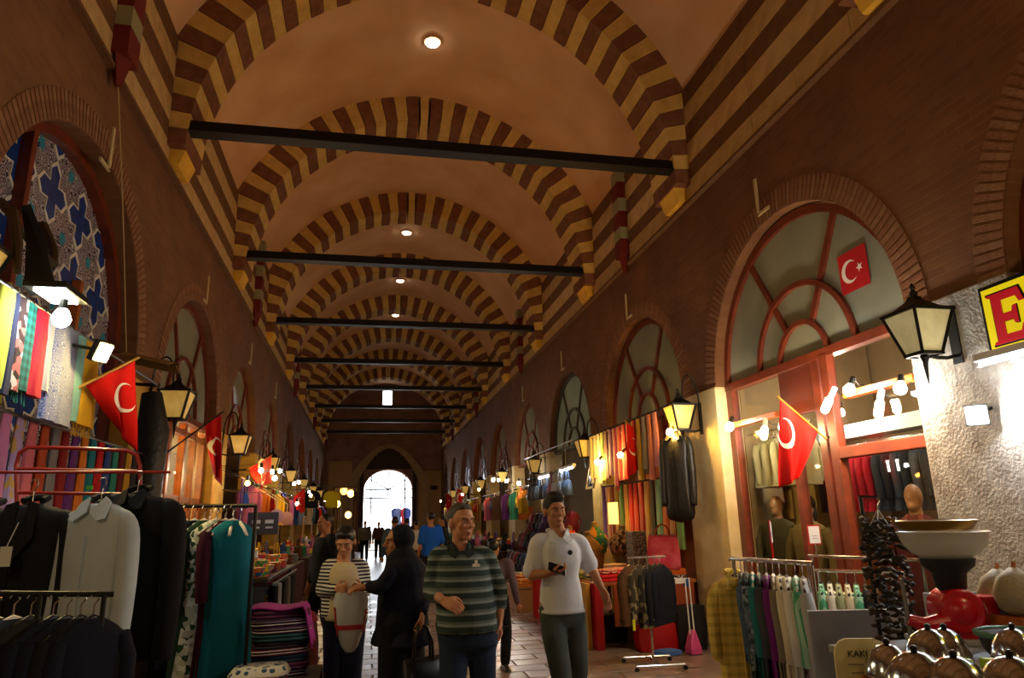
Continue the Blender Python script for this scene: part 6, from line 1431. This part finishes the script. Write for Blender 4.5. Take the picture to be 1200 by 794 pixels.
    for s in 'LR':
        a = J['an'+s]; b = MB(); limb(b, [a+V((0, .05, -.045)), a+V((0, -.06, -.05)), a+V((0, -.16, -.06))], [.046, .046, .036]); MB_ = [V((p.x, p.y, max(p.z, .004))) for p in b.v]; b.v = MB_; b.build('shoe', sh, t, smooth=60)
    return t
def stand(px, ytop, y, h, wd=1.0, yaw=0, lean=0, walk=0):
    """generic standing joints for a figure whose head top shows at pixel (px, ytop) at depth y"""
    p = AY(px, ytop, y); x = p.x; k = h/1.74
    c, s = cos(R(yaw)), sin(R(yaw))
    def q(a, b, z): return V((x+a*c-b*s, y+a*s+b*c, z*k))
    J = dict(head=q(0, -.02, 1.615), neck=q(0, 0, 1.47), shL=q(-.19*wd, 0, 1.42), shR=q(.19*wd, 0, 1.42), elL=q(-.25*wd, .03, 1.13), elR=q(.25*wd, .03, 1.13), wrL=q(-.26*wd, -.06, .88), wrR=q(.26*wd, -.06, .88),
        hipL=q(-.09, 0, .92), hipR=q(.09, 0, .92), knL=q(-.10, -.03-walk, .50), knR=q(.10, -.03+walk*.4, .50), anL=q(-.10, .02-walk, .085), anR=q(.10, .05+walk, .085))
    return (x, y, 0), J, k
m_hairg = M('grey hair', '4c4742', .8, col2='332f2c', pat='noise', sc=40); m_hairb = M('dark brown hair', '1a120d', .7, col2='241911', pat='noise', sc=40); m_hairk = M('black hair', '0c0a09', .5)
SHORT = [((0, .024, .042), (.081, .094, .092))]

# --- man in the striped sweater
YM = 5.0
def pm(px, py, dy=0): return AY(px, py, YM+dy)
J = dict(head=pm(541, 612, -.03), neck=pm(539, 640), shL=pm(512, 652), shR=pm(571, 652), elL=pm(504, 692, .04), elR=pm(586, 690, .05), wrL=pm(519, 703, -.24), wrR=pm(586, 724, -.02),
    hipL=pm(533, 742), hipR=pm(563, 742))
zc_ = lambda p, dx, dy, z: V((p.x+dx, p.y+dy, z))
J.update(knL=zc_(J['hipL'], -.03, -.10, .49), knR=zc_(J['hipR'], .02, .02, .49), anL=zc_(J['hipL'], -.04, -.12, .085), anR=zc_(J['hipR'], .02, .16, .09))
m_swe = fab('striped sweater', '2c3a36', pat='sz', col2='78827e', sc=14.5, thr=.52, col3='56625e')
man = person('grey haired man in a green and grey striped sweater walking with keys in hand', (J['head'].x, YM, 0), J, dict(vox=.006, k=1.0, hk=1.06, yaw=24, girth=1.16, sw=.97, skin=m_skin, hair=(m_hairg, [((0, .026, .040), (.081, .092, .090)), ((0, -.03, .095), (.055, .04, .025))]),
    top=dict(m=m_swe, inf=.018, u0=.03, sleeve=.78, belly=1.12, name='sweater', collar=fab('sweater collar', '232b2a'), hem=1.12), legs=dict(m=fab('navy jeans', '182233', pat='noise', col2='222f44', sc=8), belt=M('brown belt', '22170f', .4)), handL=dict(dir=(.55, -.6, -.25), n=(.4, .5, -.5), curl=1.0, side=1), handR=dict(dir=(.02, -.1, -1), n=(-.9, .2, 0), curl=.9, side=-1), brow=m_hairg))
cb_ = pm(558, 662, -.175)-man.location
MB().box(cb_, (.05, .01, .018)).box(cb_+V((.0, 0, .02)), (.02, .01, .025)).build('chest_logo', m_flagw, man)
ky = thing('car_keys', 'black car key with fob dangling from the man\'s hand', 'keys', pm(588, 735, -.05)); MB().box((.02, 0, 0), (.06, .015, .02)).build('fob', m_black, ky, bevel=.004); MB().bar((-.005, 0, 0), (-.02, 0, -.07), .008, .006).build('key_blade', m_steel, ky); MB().tube([(.0, 0, .01), (-.005, 0, .04), (-.01, .01, .055)], .003, 5).build('ring', m_steel, ky)

# --- boy in the white polo shirt
YB_ = 5.2
def pb_(px, py, dy=0): return AY(px, py, YB_+dy)
J = dict(head=pb_(650, 599, -.02), neck=pb_(654, 625), shL=pb_(630, 636), shR=pb_(680, 636), elL=pb_(622, 673, .0), elR=pb_(692, 664, .04), wrL=pb_(641, 672, -.22), wrR=pb_(705, 689, -.05),
    hipL=pb_(645, 716), hipR=pb_(672, 716))
J.update(knL=zc_(J['hipL'], .03, -.16, .50), knR=zc_(J['hipR'], .03, .06, .50), anL=zc_(J['hipL'], .05, -.22, .085), anR=zc_(J['hipR'], .02, .42, .20))
m_polo = fab('white polo', 'c8ccd2', pat='noise', col2='bfc4cb', sc=3)
boy = person('young man in a white polo shirt and grey trousers holding a phone', (J['head'].x, YB_, 0), J, dict(vox=.006, k=.97, yaw=8, girth=.88, sw=.84, skin=m_skin2, hair=(m_hairb, [((0, .020, .044), (.083, .096, .092)), ((0, -.045, .100), (.062, .045, .032)), ((.02, -.06, .105), (.04, .03, .028)), ((0, -.01, .115), (.068, .075, .04))]),
    top=dict(m=m_polo, inf=.018, u0=-.02, sleeve=.46, collar=m_polo, hem=.94, fold=.012), legs=dict(m=fab('grey green chinos', '3a4140', pat='noise', col2='434a48', sc=8), inf=.009), handL=dict(dir=(.85, -.4, .12), n=(-.1, .3, 1), curl=.8, side=1), handR=dict(dir=(.3, -.2, -.9), n=(-.8, -.3, 0), curl=.5, side=-1)))
MB().cyl(pb_(668, 647, -.165)-boy.location, pb_(668, 647, -.175)-boy.location, .018, n=12).build('chest_logo', m_ink, boy)
MB().box(pb_(654, 640, -.15)-boy.location, (.028, .012, .12)).build('placket', m_polo, boy)
tag(MB().box((0, 0, 0), (.13, .07, .012), mat=Matrix.Rotation(R(20), 3, 'Y') @ Matrix.Rotation(R(50), 3, 'X')).build('mobile_phone', M('phone black', '0c0c0e', .2), bevel=.003), 'black mobile phone in the hand of the young man in white', 'phone').location = J['wrL']+V((.06, -.05, .035))

# --- woman in the striped cardigan
YW = 6.05
def pw(px, py, dy=0): return AY(px, py, YW+dy)
J = dict(head=pw(405, 635, -.03), neck=pw(402, 657), shL=pw(385, 664), shR=pw(424, 664), elL=pw(377, 692, .02), elR=pw(429, 690, .02), wrL=pw(394, 690, -.24), wrR=pw(421, 689, -.24), hipL=pw(393, 722), hipR=pw(415, 722))
J.update(knL=zc_(J['hipL'], -.0, -.02, .46), knR=zc_(J['hipR'], .0, -.02, .46), anL=zc_(J['hipL'], .01, .03, .085), anR=zc_(J['hipR'], .02, .03, .085))
m_card = fab('striped cardigan', 'c8c4c0', pat='sz', col2='15161e', sc=38, thr=.5)
wom = person('woman in a black and white striped cardigan looking down into a plastic bag', (J['head'].x, YW, 0), J, dict(vox=.007, k=.90, hk=1.05, yaw=-12, pit=22, girth=1.1, fem=1, skin=m_skin, hair=(m_hairk, [((0, .022, .046), (.085, .098, .094)), ((0, .06, -.02), (.07, .055, .08)), ((0, -.04, .09), (.06, .05, .035))]),
    top=dict(m=m_card, inf=.022, u0=.02, sleeve=.97, name='cardigan', hem=1.02), legs=dict(m=fab('navy trousers', '12142a'))))
b = MB(); c0 = (J['hipL']+J['hipR'])/2-wom.location; n0 = J['neck']-wom.location
b.loft([(c0.lerp(n0, u).x+.005, c0.lerp(n0, u).y, c0.lerp(n0, u).z, rx, ry) for u, rx, ry in ((-.05, .172, .150), (.06, .17, .165), (.22, .15, .172), (.40, .14, .172), (.58, .14, .178), (.74, .135, .165), (.86, .125, .142), (.93, .10, .118), (.985, .075, .085))], 24, 2.4)
remesh(b, 'blouse', fab('beige blouse', 'b5a684'), .012, wom, 5)
hbg = J['wrL'].lerp(J['wrR'], .55)+V((.02, -.08, -.02))
pbag = thing('plastic_bag', 'white plastic carrier bag with red print held open by the woman', 'plastic bag', hbg)
MB().loft([(0, 0, -.42, .03, .02), (0, 0, -.38, .06, .04), (0, 0, -.24, .105, .06), (0, 0, -.06, .125, .055), (0, 0, .0, .11, .05)], 22, 2.4, .06, 6, 1).build('bag', M('white plastic film', 'a6a8a6', .35, bump=.5, bsc=14), pbag, smooth=60)
MB().loft([(0, -.002, -.26, .103, .062), (0, -.002, -.225, .11, .063)], 22, 2.4, .06, 6, 1).build('red_print', M('red print', '9a1a22', .5), pbag, smooth=60)
MB().loft([(-.088, .0, -.3, .010, .03), (-.116, .0, -.1, .010, .03)], 10).build('red_print', M('red print', ''), pbag); MB().loft([(.09, .0, -.28, .010, .03), (.115, .0, -.12, .010, .03)], 10).build('red_print', M('red print', ''), pbag)
# --- woman in the long dark coat and headscarf, seen from the side
YK = 5.55
def pk(px, py, dy=0): return AY(px, py, YK+dy)
J = dict(head=pk(466, 635, -.0), neck=pk(471, 660), shL=pk(458, 672, -.12), shR=pk(488, 672, .13), elL=pk(446, 688, -.14), elR=pk(499, 694, .04), wrL=pk(432, 687, -.10), wrR=pk(495, 716, -.18), hipL=pk(462, 735, -.06), hipR=pk(480, 735, .08))
J.update(knL=zc_(J['hipL'], -.02, -.02, .44), knR=zc_(J['hipR'], .02, .0, .44), anL=zc_(J['hipL'], .0, .0, .085), anR=zc_(J['hipR'], .04, .04, .085))
m_navy = fab('dark navy coat', '0e1122'); m_navy2 = fab('dark headscarf', '10121e')
wk = person('woman in a long dark navy coat and headscarf reaching towards the bag', (J['neck'].x, YK, 0), J, dict(vox=.007, k=.95, yaw=-72, byaw=-50, girth=1.18, fem=1, skin=m_skin2, hair=None,
    top=dict(m=m_navy, inf=.022, u0=-.1, sleeve=.98, name='coat', flare=.74, hem=1.0), legs=dict(m=fab('black trousers2', '0d0e16'), inf=.03), handL=dict(dir=(-1, -.1, -.05), n=(0, .3, -1), curl=.7, side=-1), handR=dict(dir=(-.05, -.1, -1), n=(-.8, .2, 0), curl=1.1, side=-1)))
b = MB(); HM = Matrix.Translation(J['head']-wk.location) @ Matrix.Rotation(R(-72), 4, 'Z') @ Matrix.Scale(.95, 4)
b2 = MB(); b2.ball((0, .034, .032), (.103, .108, .110), 20, 14); b2.ball((0, .030, -.065), (.098, .085, .10), 18, 12); b2.ball((0, -.02, -.125), (.075, .075, .05), 18, 12); b2.ball((0, .02, -.16), (.12, .115, .08), 18, 12); b2.move(HM); b.v, b.f = b2.v, b2.f
nn = J['neck']-wk.location; limb(b, [nn+V((0, 0, .03)), nn+V((.02, .0, -.06)), nn+V((.05, .06, -.16))], [.12, .17, .13], 16)
remesh(b, 'headscarf', m_navy2, .010, wk, 5)
hb_ = J['wrR']+V((.0, -.02, -.09)); handbag('black leather handbag hanging from the hand of the woman in the dark coat', M('black bag leather', '121015', .35), hb_, R(20), w=.34, h=.27, d=.14, hh=.22, mh=M('black bag leather', ''))

# --- people farther down the hall
def bg(label, px, ytop, y, h, top, legs, hair=m_hairk, yaw=0, sleeve=.97, wd=1.0, fem=0, girth=1.0, walk=.08, extra=None, vox=.014):
    base, J, k = stand(px, ytop, y, h, wd, yaw, walk=walk)
    S = dict(vox=vox, cvox=.02, k=k, yaw=yaw, byaw=yaw, fem=fem, girth=girth, skin=m_skin2, hair=(hair, SHORT), face=y < 12, top=dict(m=top, inf=.022, u0=-.06, sleeve=sleeve), legs=dict(m=legs))
    if extra: S.update(extra)
    return person(label, base, J, S)
bg('man in a dark jacket standing by the left stall behind the woman', 383, 600, 9.6, 1.74, fab('dark jacket', '15161a'), fab('black tr', '121214'), yaw=-60)
bg('person in a mauve top bending behind the striped man', 578, 642, 8.2, 1.38, fab('mauve top', '5c4a50'), fab('black tr', ''), yaw=150)
bg('far man with a dark waistcoat and white sleeves walking in the aisle', 428, 612, 33, 1.72, fab('far white shirt', '55585c'), fab('black tr', ''), walk=.12)
bg('far woman in a reddish brown top walking in the aisle', 444, 614, 34, 1.66, fab('far brown top', '4c3430'), fab('black tr', ''), fem=1, walk=.12)
bg('man in a blue grey shirt standing behind the woman in the headscarf', 463, 604, 16.5, 1.74, fab('blue grey shirt', '3c4a5c'), fab('black tr', ''), yaw=180)
bg('man in a dark navy jacket in the middle of the aisle', 477, 607, 24, 1.74, fab('far navy', '1c2230'), fab('black tr', ''), yaw=180)
bg('woman in a white blouse walking away in the aisle', 488, 608, 20.5, 1.66, fab('far white blouse', 'c0bab0'), fab('brown tr', '2c2420'), yaw=180, fem=1)
bg('man in a bright blue T-shirt walking away', 505, 600, 15.2, 1.80, fab('bright blue tee', '1450a8'), fab('black tr', ''), yaw=200, sleeve=.45)
bg('man in black at the edge of the right stalls', 519, 604, 19.0, 1.74, fab('black tee', '17171a'), fab('black tr', ''), yaw=-90)
